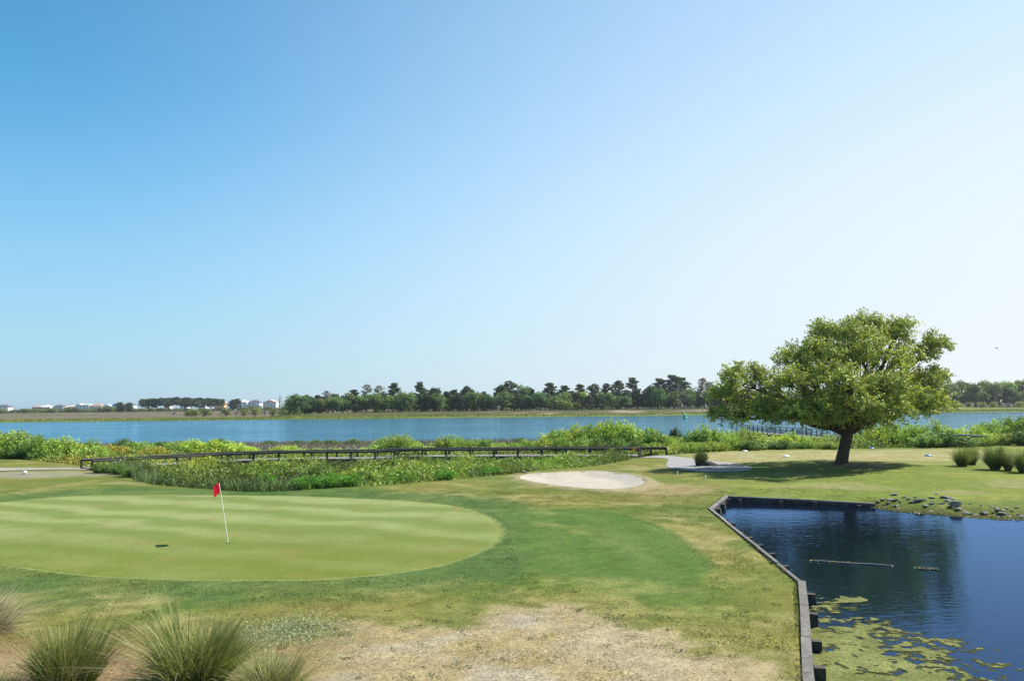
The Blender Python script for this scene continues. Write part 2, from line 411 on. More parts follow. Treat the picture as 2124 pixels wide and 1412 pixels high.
# putting green
mt, t, b = new_mat('putting_turf'); p = wpos(t)
n0 = noise_node(t, 0.22, 3, 0.5, p); n1 = noise_node(t, 30.0, 4, 0.8, p); n2 = noise_node(t, 1.1, 4, 0.6, p); n7 = noise_node(t, 7.0, 4, 0.7, p)
dt = nd(t, 'ShaderNodeVectorMath', operation='DOT_PRODUCT'); dt.inputs[1].default_value = (0.42, 0.907, 0)
t.links.new(p, dt.inputs[0])
ad = nd(t, 'ShaderNodeMath', operation='MULTIPLY_ADD'); ad.inputs[1].default_value = 1.9; t.links.new(dt.outputs['Value'], ad.inputs[0])
t.links.new(fmul(t, n0.outputs[0], 8.0), ad.inputs[2])
sn = nd(t, 'ShaderNodeMath', operation='SINE'); t.links.new(ad.outputs[0], sn.inputs[0])
stripe = mrange(t, sn.outputs[0], -0.8, 0.8, 0, 1)
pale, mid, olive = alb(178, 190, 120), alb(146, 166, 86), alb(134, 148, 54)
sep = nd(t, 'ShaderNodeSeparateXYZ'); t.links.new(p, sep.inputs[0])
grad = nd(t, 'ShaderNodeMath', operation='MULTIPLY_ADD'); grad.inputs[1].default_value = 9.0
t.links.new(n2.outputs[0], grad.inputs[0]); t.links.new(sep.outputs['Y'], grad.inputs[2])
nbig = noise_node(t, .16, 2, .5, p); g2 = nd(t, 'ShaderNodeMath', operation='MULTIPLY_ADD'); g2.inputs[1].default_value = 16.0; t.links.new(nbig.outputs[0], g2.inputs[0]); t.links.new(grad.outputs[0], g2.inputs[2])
gfac = mrange(t, g2.outputs[0], 34.5, 48.0, .95, 0)  # view-dependent turf tone painted in: olive near, pale far
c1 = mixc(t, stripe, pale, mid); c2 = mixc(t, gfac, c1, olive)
n4 = noise_node(t, 0.5, 3, 0.5, p)
c2 = mixc(t, mrange(t, n4.outputs[0], 0.56, 0.72, 0, 0.55), c2, alb(166, 158, 88))
s = fmul(t, mrange(t, n1.outputs[0], 0.34, 0.66, 0.74, 1.26), mrange(t, n7.outputs[0], 0.34, 0.66, 0.88, 1.12))
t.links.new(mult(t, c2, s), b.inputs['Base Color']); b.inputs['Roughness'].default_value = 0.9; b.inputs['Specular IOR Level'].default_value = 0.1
bump(t, n1.outputs[0], b, 0.25, 0.02)
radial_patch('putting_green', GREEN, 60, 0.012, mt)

# bunker sand
mt, t, b = new_mat('sand'); p = wpos(t)
n1 = noise_node(t, 1.2, 5, 0.6, p); n2 = noise_node(t, 30, 3, 0.7, p)
c = mixc(t, mrange(t, n1.outputs[0], 0.35, 0.65, 0, 1), alb(236, 224, 206), alb(218, 206, 188))
t.links.new(mult(t, c, mrange(t, n2.outputs[0], 0.3, 0.7, 0.93, 1.07)), b.inputs['Base Color']); b.inputs['Roughness'].default_value = 0.95
wv = nd(t, 'ShaderNodeTexWave'); wv.inputs['Scale'].default_value = 2.2; wv.inputs['Distortion'].default_value = 9.0; wv.inputs['Detail'].default_value = 2; t.links.new(p, wv.inputs['Vector'])
ad2 = nd(t, 'ShaderNodeMath', operation='MULTIPLY_ADD'); ad2.inputs[1].default_value = .07; t.links.new(wv.outputs['Fac'], ad2.inputs[0]); t.links.new(n1.outputs[0], ad2.inputs[2])
bump(t, ad2.outputs[0], b, 0.7, 0.12)
M_SAND = mt
be = BUNKER.copy(); bc = be.mean(0)
ang = np.arange(len(be)); be = bc + (be - bc) * (1 + (fbm(ang * 1.0, ang * 0.0, 1.6, 3, 3)[:, None] - 0.5) * 0.11)
radial_patch('bunker_sand', be, 18, 0.02, M_SAND)

def strip(name, A, B, nu, nv, dz, mat, kind='structure'):
    A = smooth_poly(A, 6, False); B = smooth_poly(B, 6, False)
    def res(P, n):
        s = np.r_[0, np.cumsum(np.hypot(*np.diff(P, axis=0).T))]; u = np.linspace(0, s[-1], n)
        return np.column_stack([np.interp(u, s, P[:, 0]), np.interp(u, s, P[:, 1])])
    A = res(A, nu); B = res(B, nu)
    XY = np.concatenate([lerp(A, B, v)[None] for v in np.linspace(0, 1, nv)], 0).reshape(-1, 2)
    z = hgt(XY[:, 0], XY[:, 1]) + dz
    ii = np.arange(nu * nv).reshape(nv, nu)
    fq = np.stack([ii[:-1, :-1].ravel(), ii[1:, :-1].ravel(), ii[1:, 1:].ravel(), ii[:-1, 1:].ravel()], 1)
    me = make_mesh(name, np.column_stack([XY, z]), fq, None, True)
    return tag(link(name, me, mat), kind=kind)
M_CONC = plain('path_concrete', alb(196, 192, 190), 0.9, 0.12, 2.5, 0.2, 0, 0.2)
M_TRACK = plain('sandy_track', alb(214, 204, 194), 0.95, 0.16, 2.0, 0.1, 0, 0.3)
strip('cart_path', GP([(1318, 946), (1345, 943), (1382, 944), (1415, 947), (1450, 952), (1490, 956), (1530, 962), (1562, 973)]),
      GP([(1322, 950), (1352, 949), (1384, 951), (1382, 963), (1390, 970), (1440, 978), (1500, 981), (1556, 979)]), 60, 14, 0.03, M_CONC)
strip('sandy_track', GP([(-220, 975), (-60, 973), (0, 971), (60, 971), (130, 970), (200, 970)]), GP([(-220, 986), (-60, 982), (0, 977), (60, 975), (130, 974), (200, 975)]), 50, 6, 0.03, M_TRACK)

# ------------------------------------------------------------------ water
def water_mat(name, base, s1, s2, st, stretch, rough=0.04, dist=0.15, spec=0.5, tint=(1, 1, 1)):
    mt, t, b = new_mat(name); p = wpos(t)
    mp = nd(t, 'ShaderNodeVectorMath', operation='MULTIPLY'); mp.inputs[1].default_value = stretch; t.links.new(p, mp.inputs[0])
    n1 = noise_node(t, s1, 3, 0.55, mp.outputs[0]); n1.inputs['Distortion'].default_value = 0.6
    n2 = noise_node(t, s2, 3, 0.6, mp.outputs[0]); n3 = noise_node(t, s1 * 0.06, 3, 0.5, p)
    calm = mrange(t, n3.outputs[0], 0.35, 0.65, 0.55, 1.2)
    a = nd(t, 'ShaderNodeMath', operation='MULTIPLY_ADD'); a.inputs[1].default_value = 0.45
    t.links.new(n2.outputs[0], a.inputs[0]); t.links.new(n1.outputs[0], a.inputs[2])
    bump(t, fmul(t, a.outputs[0], calm), b, st, dist)
    bn = b.inputs['Normal'].links[0].from_socket
    b.inputs['Base Color'].default_value = (*base, 1); b.inputs['Roughness'].default_value = .6; b.inputs['Specular IOR Level'].default_value = 0
    gl = nd(t, 'ShaderNodeBsdfGlossy'); gl.inputs['Color'].default_value = (*tint, 1); gl.inputs['Roughness'].default_value = rough; t.links.new(bn, gl.inputs['Normal'])  # tint paints the blue of a reflected sky into the glossy colour
    fr = nd(t, 'ShaderNodeFresnel'); fr.inputs['IOR'].default_value = spec; t.links.new(bn, fr.inputs['Normal'])
    ms = nd(t, 'ShaderNodeMixShader'); t.links.new(fr.outputs[0], ms.inputs[0]); t.links.new(b.outputs[0], ms.inputs[1]); t.links.new(gl.outputs[0], ms.inputs[2])
    t.links.new(ms.outputs[0], t.nodes['Material Output'].inputs['Surface'])
    return mt
M_RIVER = water_mat('river_water', (0.02, 0.075, 0.13), 0.55, 1.7, 0.8, (0.55, 1, 1), 0.10, 0.4, 1.333, (.60, .88, 1))
M_POND = water_mat('pond_water', (0.005, 0.008, 0.014), 2.0, 5.5, 0.17, (0.7, 1.3, 1), 0.01, 0.05, 1.38, (.29, .54, 1))
RW = [(-9000, 128), (9000, 128), (30000, 40000), (-30000, 40000)]
me = bpy.data.meshes.new('river'); me.from_pydata([(a, c, -1.25) for a, c in RW], [], [(0, 1, 2, 3)])
tag(link('river_water', me, M_RIVER), kind='structure')
pp = POND.copy(); pc = pp.mean(0)
bm = bmesh.new()
out = []
for i, q in enumerate(POND):
    out.append(q if i < len(WALL) else pc + (q - pc) * 1.05)
fv = [bm.verts.new((q[0], q[1], WZ)) for q in out]; f = bm.faces.new(fv); bmesh.ops.triangulate(bm, faces=[f])
bm.normal_update()
for f in bm.faces:
    if f.normal.z < 0: f.normal_flip()
me = bpy.data.meshes.new('pond'); bm.to_mesh(me); bm.free()
tag(link('pond_water', me, M_POND), kind='structure')

# ------------------------------------------------------------------ far bank
fx = axis([(-2600, -900, 100), (-900, 700, 8), (700, 2600, 100)]); fy = axis([(392, 470, 2.5), (470, 620, 8), (620, 1500, 40)])
FX, FY = np.meshgrid(fx, fy); ax_, ay_ = FX.ravel(), FY.ravel()
def fh(x, y):
    x = np.asarray(x, float); y = np.asarray(y, float)
    sh = 404 + (fbm(x, x * 0, 60, 3, 61) - 0.5) * 16 - 16 * sst(-150, -60, -np.abs(x + 100)) * 0
    s = y - sh
    z = -2.4 + 1.65 * sst(-6, 5, s)
    mid = sst(-150, -95, x) * (1 - 0.4 * sst(240, 270, x))
    bank = 2.0 * sst(28, 52, s + (fbm(x, y, 14, 3, 62) - .5) * 14)
    left = 2.3 * sst(60, 520, s)
    return z + lerp(left, bank + 0.3, mid) + (fbm(x, y, 6, 2, 63) - .5) * 0.3 * sst(0, 8, s)
az_ = fh(ax_, ay_)
def fcol(x, y):
    sh = 404 + (fbm(x, x * 0, 60, 3, 61) - 0.5) * 16
    s = y - sh; n = fbm(x * 0.4, y, 14, 4, 64); n2 = fbm(x, y, 5, 3, 66)
    def C(*a): return alb(*a)[None, :]
    mid = sst(-150, -95, x)
    g = lerp(C(142, 154, 70), C(116, 134, 58), sst(.35, .65, n)[:, None])
    brown = lerp(C(150, 138, 116), C(132, 124, 96), sst(.35, .65, n)[:, None])
    sand = lerp(C(196, 180, 156), C(112, 112, 66), sst(.28, .5, n2 + .25 * sst(40, -60, x))[:, None])
    c = lerp(g, brown, (sst(80, 140, s + (n - .5) * 60) * (1 - mid))[:, None])
    c = lerp(c, sand, (sst(24, 30, s + (n - .5) * 12) * mid * (1 - sst(225, 250, x)))[:, None])
    c = lerp(c, C(84, 90, 52), (sst(52, 60, s) * mid)[:, None])
    return c * (0.85 + 0.3 * n2)[:, None]
nx, ny = len(fx), len(fy); idx = np.arange(nx * ny).reshape(ny, nx)
Fq = np.stack([idx[:-1, :-1].ravel(), idx[:-1, 1:].ravel(), idx[1:, 1:].ravel(), idx[1:, :-1].ravel()], 1)
tag(link('far_bank', make_mesh('far_bank', np.stack([ax_, ay_, az_], 1), Fq, fcol(ax_, ay_), True), turf_mat('far_marsh_turf', 0.3)), kind='structure')
def fh1(x, y): return float(fh(np.array([x]), np.array([y]))[0])

# ------------------------------------------------------------------ vegetation kit
def unit(v): return v / (np.linalg.norm(v, axis=-1, keepdims=True) + 1e-9)
def cards(C, D, L, Wd, cols, r=rng, fold=0.25, N=None, nz=0.55):
    """leaf-shaped folded quads. C centres, D long axis, L length, Wd width"""
    n = len(C); L = np.broadcast_to(L, n)[:, None]; Wd = np.broadcast_to(Wd, n)[:, None]
    D = unit(D); hint = r.normal(size=(n, 3)) if N is None else unit(N) + r.normal(size=(n, 3)) * nz
    side = unit(np.cross(D, hint)); nn = np.cross(side, D)
    V = np.stack([C - D * L * .5, C + side * Wd * .5 + nn * Wd * fold, C + D * L * .5, C - side * Wd * .5 + nn * Wd * fold], 1).reshape(-1, 3)
    Fc = np.arange(4 * n).reshape(n, 4)
    return V, Fc, np.repeat(cols, 4, axis=0)
def blades(B, D, L, Wd, bend, cols, seg=2, r=rng, tipc=None):
    """tapered strips from base B, direction D, arching over by bend"""
    n = len(B); D = unit(D); L = np.broadcast_to(L, n)[:, None]; Wd = np.broadcast_to(Wd, n)[:, None]; bend = np.broadcast_to(bend, n)[:, None]
    hz = D.copy(); hz[:, 2] = 0; hz = unit(hz + r.normal(size=(n, 3)) * [0.05, 0.05, 0])
    side = np.cross(hz, [0, 0, 1.0]); a = r.uniform(0, 6.28, n)[:, None]
    side = unit(side * np.cos(a) + hz * np.sin(a))
    V = []; CC = []
    for k in range(seg + 1):
        t = k / seg
        p = B + D * L * t + hz * bend * L * t * t - np.array([0, 0, 1.0]) * bend * L * 0.55 * t ** 2.2
        w = Wd * (1 - t) ** 0.7 * 0.5
        cc = cols if tipc is None else lerp(cols, tipc, t * t)
        if k < seg: V += [p - side * w, p + side * w]; CC += [cc, cc]
        else: V += [p]; CC += [cc]
    m_ = 2 * seg + 1
    V = np.stack(V, 1).reshape(-1, 3); CC = np.stack(CC, 1).reshape(-1, 3)
    tri = []
    for k in range(seg - 1): tri += [(2 * k, 2 * k + 1, 2 * k + 3), (2 * k, 2 * k + 3, 2 * k + 2)]
    tri += [(2 * seg - 2, 2 * seg - 1, 2 * seg)]
    Fc = (np.arange(n)[:, None, None] * m_ + np.array(tri)[None]).reshape(-1, 3)
    return V, Fc, CC
def tube(P, R, sides=6):
    P = np.asarray(P, float); R = np.asarray(R, float); n = len(P); V = []
    T = unit(np.gradient(P, axis=0)); ref = np.array([0.3, 0.9, 0.1])
    for i in range(n):
        a = unit(np.cross(T[i], ref)); b2 = np.cross(T[i], a)
        for k in range(sides):
            th = 2 * math.pi * k / sides; V.append(P[i] + R[i] * (a * math.cos(th) + b2 * math.sin(th)))
    Fc = []
    for i in range(n - 1):
        for k in range(sides):
            Fc.append((i * sides + k, i * sides + (k + 1) % sides, (i + 1) * sides + (k + 1) % sides, (i + 1) * sides + k))
    return np.array(V), np.array(Fc)
def merge(parts):
    V = []; Fc = []; Cc = []; o = 0
    for p_ in parts:
        V.append(p_[0]); Fc.append(np.asarray(p_[1]) + o); o += len(p_[0])
        if len(p_) > 2: Cc.append(p_[2])
    return np.vstack(V), np.vstack(Fc), (np.vstack(Cc) if Cc else None)
def rcol(n, cs, var=0.18, r=rng):
    cs = np.array(cs); w = r.integers(0, len(cs), n); c = cs[w]
    u = r.uniform(0, 1, n)[:, None]; c2 = cs[(w + 1) % len(cs)]; c = lerp(c, c2, u * 0.6)
    return c * (1 + r.normal(0, var, n))[:, None].clip(0.5, 1.6)
def ball(n, r=rng, lo=0.0):
    d = unit(r.normal(size=(n, 3))); return d * (r.uniform(lo ** 3, 1, n) ** (1 / 3))[:, None]
def curve(a, b2, sag, n=6, wob=0.0, r=rng):
    t = np.linspace(0, 1, n)[:, None]; P = lerp(np.asarray(a, float), np.asarray(b2, float), t)
    P[:, 2] += sag * np.sin(t[:, 0] * math.pi)
    if wob: P[1:-1] += r.normal(0, wob, (n - 2, 3))
    return P

# ------------------------------------------------------------------ the live oak
GY_, GM_, GD_ = (0.36, 0.385, 0.085), (0.21, 0.26, 0.065), (0.055, 0.085, 0.025)
def oak():
    r = np.random.default_rng(5)
    Y0 = OAK_BASE[1]; base = np.array([OAK_BASE[0], Y0, h1(OAK_BASE[0], Y0)])
    root = thing('live_oak', base, 'large spreading green oak with leaning dark trunk on the lawn behind the pond', 'tree')
    def P(px, py, dy): return AT(px, py, Y0 + dy) - base
    s = Y0 / F
    fork = P(1757, 893, 0)
    tp = np.array([P(1744, 975, 0), P(1746, 955, 0), P(1751, 930, 0), P(1756, 908, 0), P(1758, 890, 0), P(1760, 868, -.3)])
    tv = [tube(tp, [0.58, 0.45, 0.40, 0.40, 0.44, 0.36], 12)]
    for k in range(6):
        a = k * 1.05 + 0.3
        tv.append(tube([tp[0] + [0.2 * math.cos(a), 0.2 * math.sin(a), 0.55], tp[0] + [0.55 * math.cos(a), 0.55 * math.sin(a), 0.12], tp[0] + [1.0 * math.cos(a), 1.0 * math.sin(a), -0.15]], [0.2, 0.2, 0.08], 6))
    V, Fc, _ = merge(tv); me = make_mesh('oak_trunk', V, Fc, None, True)
    tr = link('trunk', me, M_BARK, root)
    # lobes: px, py, rx, ry (pixels), depth offset, depth radius
    lobes = [(1765, 702, 62, 36, -0.6, 2.6), (1838, 700, 44, 34, 1.0, 2.4), (1716, 700, 36, 30, 0.6, 2.0), (1800, 735, 44, 34, -2.6, 2.2), (1700, 742, 56, 36, -2.6, 2.6), (1652, 744, 42, 36, -0.4, 2.2),
             (1540, 792, 48, 42, 0.0, 2.4), (1506, 826, 32, 36, 0.6, 1.8), (1556, 846, 44, 28, -0.8, 2.0), (1660, 800, 60, 40, -4.6, 2.6), (1735, 792, 46, 36, -6.2, 2.0), (1690, 852, 60, 30, -4.6, 2.2), (1765, 846, 46, 30, -5.6, 2.0), (1620, 856, 44, 24, -2.0, 2.0),
             (1850, 752, 40, 34, -1.6, 2.2), (1832, 806, 46, 36, -4.2, 2.2), (1905, 738, 44, 34, 0.6, 2.2), (1925, 792, 44, 32, 0.2, 2.2), (1890, 834, 44, 30, -1.8, 2.2), (1944, 838, 30, 24, 0.4, 1.6), (1830, 862, 44, 24, -3.0, 2.0),
             (1770, 742, 60, 40, 4.4, 2.8), (1680, 790, 56, 40, 4.6, 2.8), (1850, 800, 60, 40, 4.8, 2.8), (1612, 840, 36, 26, 3.0, 2.0), (1770, 832, 66, 34, 4.2, 2.6), (1900, 846, 36, 24, 3.0, 1.8), (1712, 868, 60, 26, -3.4, 2.4), (1782, 866, 56, 28, -4.4, 2.4), (1840, 852, 50, 30, -3.6, 2.4), (1650, 866, 56, 24, -2.6, 2.2), (1560, 862, 50, 26, -.8, 2.0), (1880, 852, 40, 28, -.5, 2.0), (1740, 880, 40, 16, 1.5, 2.0), (1815, 878, 40, 16, 1.5, 2.0), (1490, 860, 20, 18, 0.4, 1.2), (1940, 716, 26, 20, 0.4, 1.4), (1868, 682, 24, 20, 0.6, 1.4), (1790, 674, 40, 18, 0.2, 1.8)]
    wood_ = []; CL = []
    for (px, py, rx, ry, dy, dr) in lobes:
        c = P(px, py, dy); R = np.maximum(np.array([rx * s, dr, ry * s]) - .25, .4)
        p2 = curve(fork + r.normal(0, .15, 3), c - [0, 0, R[2] * 0.25], 0.5 if c[2] < 4.5 else 0.2, 9, 0.12, r)
        ln = np.linalg.norm(c - fork)
        wood_.append(tube(p2, np.linspace(0.09 + 0.022 * ln, 0.05, 9), 7))
        nc = int(13 + 8.0 * R[0] * R[2] * R[1] ** 0.5)
        d = unit(r.normal(size=(nc, 3))); d[:, 2] = np.where(d[:, 2] < -0.35, -d[:, 2] * 0.6, d[:, 2])
        q = c + d * R * r.uniform(0.58, 1.08, nc)[:, None]
        for qq in q:
            CL.append((qq, unit(qq - c)))
            if r.random() < 0.55:
                st = p2[r.integers(4, 9)]
                wood_.append(tube(curve(st, qq, 0.1, 4, 0.08, r), [0.045, 0.032, 0.022, 0.012], 4))
    V, Fc, _ = merge(wood_); link('limbs', make_mesh('oak_limbs', V, Fc, None, True), M_BARK, root)
    CC = []; DD = []; colr = []; NN = []
    for (q, d) in CL:
        rad = r.uniform(0.32, 0.85); n = int(r.uniform(165, 250) * rad)
        # short sprays of leaves leaving the clump centre outward
        nsp = 9
        sd = unit(d * 0.7 + r.normal(size=(nsp, 3)) * 0.75 + [0, 0, 0.15])
        k = r.integers(0, nsp, n); tt = r.uniform(0.05, 1.0, n) ** 0.8
        pts = q + sd[k] * (rad * 1.25 * tt)[:, None] + r.normal(0, 0.13, (n, 3)) * rad * [1, 1, 0.7]
        CC.append(pts); DD.append(sd[k] * 0.6 + r.normal(size=(n, 3)) * 0.8)
        tone = r.normal(1.0, 0.14); NN.append(unit(pts - q + d * rad * .6 + [0, 0, rad * .5]))
        colr.append(rcol(n, [GY_, GM_, GM_, GY_], 0.16, r) * tone)
    CC = np.vstack(CC); DD = np.vstack(DD); colr = np.vstack(colr)
    V, Fc, Cl = cards(CC, DD, r.uniform(0.13, 0.22, len(CC)), r.uniform(0.08, 0.125, len(CC)), colr, r, .2, np.vstack(NN), .5)
    link('crown', make_mesh('oak_crown', V, Fc, Cl), M_LEAF, root)
    print('oak leaves', len(CC))
oak()

# ------------------------------------------------------------------ tree and shrub prototypes (mesh data shared by the copies)
class Proto:
    def __init__(s): s.parts = []
    def add(s, name, me, mat): me.materials.append(mat); s.parts.append((name, me)); return s
def place(proto, name, loc, label, cat, group, rz=0, scale=1.0, tint=(1, 1, 1)):
    o = thing(name, loc, label, cat, group, rz, scale)
    for pn, me in proto.parts:
        c = link(pn, me, None, o); c.color = (*tint, 1)
    return o
def pine_proto(seed, Ht=17.0, start=0.42, dens=1.0, wide=1.0, cs=((0.040, 0.060, 0.030), (0.065, 0.085, 0.040), (0.030, 0.045, 0.025))):
    r = np.random.default_rng(seed); tw = []; C = []; D = []
    lean = r.normal(0, 0.35, 2); tp = [np.array([lean[0] * (k / 6) ** 2, lean[1] * (k / 6) ** 2, Ht * 0.97 * k / 6]) for k in range(7)]
    tp = np.array(tp); tp[0, 2] = -1; tw.append(tube(tp, np.linspace(0.26, 0.05, 7), 7))
    nb = int(34 * dens)
    for i in range(nb):
        f = start + (1 - start) * (i + r.random()) / nb
        a = r.uniform(0, 6.28); prof = math.sin(min(1.0, (1 - f) / (1 - start) * 1.25 + 0.03) * math.pi * 0.62)
        ln = wide * (0.5 + 3.3 * prof) * r.uniform(0.6, 1.15)
        o = np.array([np.interp(f * Ht, tp[:, 2], tp[:, 0]), np.interp(f * Ht, tp[:, 2], tp[:, 1]), f * Ht])
        e = o + np.array([math.cos(a) * ln, math.sin(a) * ln, ln * r.uniform(0.05, 0.5)])
        tw.append(tube(curve(o, e, -0.1, 4, 0.05, r), [0.07, 0.05, 0.035, 0.015], 4))
        for kk in range(3 if ln > 1.6 else 2):
            q = lerp(o, e, [1.0, 0.72, 0.45][kk]) + r.normal(0, 0.25, 3); n = int(22 * dens) + 8
            C.append(q + ball(n, r) * np.array([0.95, 0.95, 0.5])); D.append(r.normal(size=(n, 3)) + [0, 0, 0.4])
    C = np.vstack(C); D = np.vstack(D)
    V, Fc, Cl = cards(C, D, r.uniform(.5, .9, len(C)), r.uniform(.22, .4, len(C)), rcol(len(C), cs, 0.2, r) * 1.8, r)
    tv, tf, _ = merge(tw)
    return Proto().add('trunk', make_mesh('pine_trunk', tv, tf, None, True), M_BARKP).add('crown', make_mesh('pine_crown', V, Fc, Cl), M_NEEDLE)
def broad_proto(seed, Ht=12.0, wid=9.0, low=0.08, cs=((0.075, 0.12, 0.035), (0.05, 0.085, 0.028), (0.11, 0.15, 0.045)), lobes=9, card=(0.45, 0.75), n_tot=2200, mat=None, point=0.0):
    r = np.random.default_rng(seed); tw = [tube([[0, 0, -1], [0.1, 0, Ht * .3], [0, 0.1, Ht * .7]], [0.32, 0.22, 0.08], 7)]; C = []; D = []; NB = []
    for i in range(lobes):
        a = r.uniform(0, 6.28); f = r.uniform(0, 1); zz = Ht * lerp(low + 0.22, 0.80, f)
        rad = wid * 0.27 * (1 - point * f) * r.uniform(0.85, 1.15); dist = wid * 0.5 * (1 - f * (0.55 + 0.4 * point)) * r.uniform(0.25, 0.72)
        c = np.array([math.cos(a) * dist, math.sin(a) * dist, zz]); Rz = min(rad * 0.85, Ht - zz)
        tw.append(tube(curve([0, 0, Ht * .25], c, 0.2, 4, .1, r), [0.12, 0.09, 0.06, 0.03], 4))
        ncl = 13; d = unit(r.normal(size=(ncl, 3)) + [0, 0, 0.15]); q = c + d * np.array([rad, rad, Rz]) * r.uniform(.55, 1.0, ncl)[:, None]
        n = n_tot // (lobes * ncl)
        for qq in q:
            C.append(qq + ball(n, r) * rad * 0.36); D.append(r.normal(size=(n, 3))); NB.append(C[-1] - c + [0, 0, rad * .3])
    C = np.vstack(C); C[:, 2] = np.maximum(C[:, 2], 0.1); D = np.vstack(D)
    V, Fc, Cl = cards(C, D, r.uniform(*card, len(C)), r.uniform(card[0] * .5, card[1] * .6, len(C)), rcol(len(C), cs, 0.2, r) * 1.75, r, .25, np.vstack(NB), .6)
    tv, tf, _ = merge(tw)
    return Proto().add('trunk', make_mesh('tree_trunk', tv, tf, None, True), M_BARK).add('crown', make_mesh('tree_crown', V, Fc, Cl), mat or M_LEAF)
def dead_proto(seed, Ht=14.0, spread=1.0):
    r = np.random.default_rng(seed); tw = [tube([[0, 0, -1], [0.1, 0, Ht * .5], [0.3, 0.1, Ht]], [0.28, 0.18, 0.04], 6)]; br = []
    for i in range(30):
        f = r.uniform(.22, .98); a = r.uniform(0, 6.28); ln = spread * (1.1 - f) * Ht * .42 * r.uniform(.5, 1.1)
        o = np.array([0.1 * f, 0, f * Ht]); e = o + [math.cos(a) * ln, math.sin(a) * ln, ln * r.uniform(.1, .6)]
        br.append(tube(curve(o, e, 0.1, 4, .12, r), [0.11, 0.09, 0.06, 0.03], 4))
        for k in range(5):
            s0 = lerp(o, e, r.uniform(.3, .95)); e2 = s0 + r.normal(0, .7, 3) * ln * .3 + [0, 0, ln * .12]
            br.append(tube(curve(s0, e2, 0, 3), [0.06, 0.045, 0.025], 3))
    a_ = merge(tw); b_ = merge(br)
    return Proto().add('trunk', make_mesh('dead_trunk', a_[0], a_[1], None, True), M_DEAD).add('branches', make_mesh('dead_branches', b_[0], b_[1], None, True), M_DEAD)
def shrub_proto(seed, Ht=3.0, wid=3.4, n_cl=46, n_leaf=90, cs=((0.17, 0.23, 0.045), (0.10, 0.165, 0.035), (0.24, 0.28, 0.07)), leaf=(0.13, 0.22), upr=0.8):
    r = np.random.default_rng(seed); C = []; D = []; tw = []; cc = []; NS = []
    for i in range(n_cl):
        a = r.uniform(0, 6.28); q = r.uniform(0, 1) ** 0.55; rad = wid * .5 * q
        top = Ht * math.sqrt(max(0.05, 1 - (0.85 * q) ** 2)) * r.uniform(.78, 1.04)
        foot = np.array([math.cos(a) * rad * .35, math.sin(a) * rad * .35, 0]); tip = np.array([math.cos(a) * rad, math.sin(a) * rad, top])
        tw.append(tube(curve(foot, tip, 0, 4, .05, r), [0.035, 0.028, 0.02, 0.008], 4))
        n = n_leaf; t_ = 1 - r.uniform(0, 1, n) ** 1.15 * 0.95
        w_ = 0.13 + 0.34 * np.sin(np.clip((1 - t_) * 1.5 + .12, 0, 1) * math.pi)
        pts = lerp(foot, tip, t_[:, None]) + unit(r.normal(size=(n, 3))) * (w_ * r.uniform(.2, 1, n))[:, None] * min(1.0, Ht / 2.2)
        C.append(pts); D.append(np.array([0, 0, upr]) + r.normal(size=(n, 3)) * .7 + np.array([math.cos(a), math.sin(a), 0]) * .3)
        cc.append(rcol(n, cs, .12, r) * r.normal(1, .12)); NS.append(unit(pts - lerp(foot, tip, .45)) + [0, 0, .35])
    C = np.vstack(C); C[:, 2] = np.maximum(C[:, 2], .03); D = np.vstack(D); cc = np.vstack(cc)
    V, Fc, Cl = cards(C, D, r.uniform(*leaf, len(C)), r.uniform(leaf[0] * .55, leaf[1] * .55, len(C)), cc * 1.45, r, .2, np.vstack(NS), .5)
    tv, tf, _ = merge(tw)
    return Proto().add('stems', make_mesh('shrub_stems', tv, tf, None, True), M_BARK).add('foliage', make_mesh('shrub_foliage', V, Fc, Cl), M_LEAF)

PINES = [pine_proto(101, 17, .2, 1.8, 1.35), pine_proto(102, 17, .3, 1.6, 1.25), pine_proto(103, 17, .15, 2.0, 1.4), pine_proto(104, 17, .45, 1.4, 1.15)]
THINP = pine_proto(110, 17, .35, .9, 1.2, ((0.12, 0.115, 0.09), (0.16, 0.15, 0.12), (0.07, 0.08, 0.05)))
CEDARS = [broad_proto(121, 14, 8, .02, ((0.030, 0.048, 0.026), (0.045, 0.068, 0.032), (0.022, 0.036, 0.02)), 14, (.5, .9), 5200, M_NEEDLE, .45),
          broad_proto(122, 14, 9.5, .02, ((0.034, 0.055, 0.028), (0.05, 0.076, 0.034), (0.026, 0.042, 0.022)), 15, (.5, .9), 5200, M_NEEDLE, .25)]
BROADS = [broad_proto(131), broad_proto(132, 12, 10, .05), broad_proto(133, 12, 8.5, .1, ((0.05, 0.10, 0.035), (0.035, 0.07, 0.028), (0.07, 0.12, 0.04)), 11, (.45, .75), 2600)]
DEADS = [dead_proto(141), dead_proto(142, 14, .75)]
BUSHF = [broad_proto(151, 4, 7, .0, ((0.11, 0.13, 0.04), (0.07, 0.09, 0.03), (0.15, 0.16, 0.055)), 8, (.4, .65), 1000), broad_proto(152, 4, 6, .0, ((0.09, 0.11, 0.035), (0.055, 0.075, 0.025), (0.12, 0.14, 0.05)), 7, (.4, .65), 900)]
BRUSH = dead_proto(161, 4, 2.4)

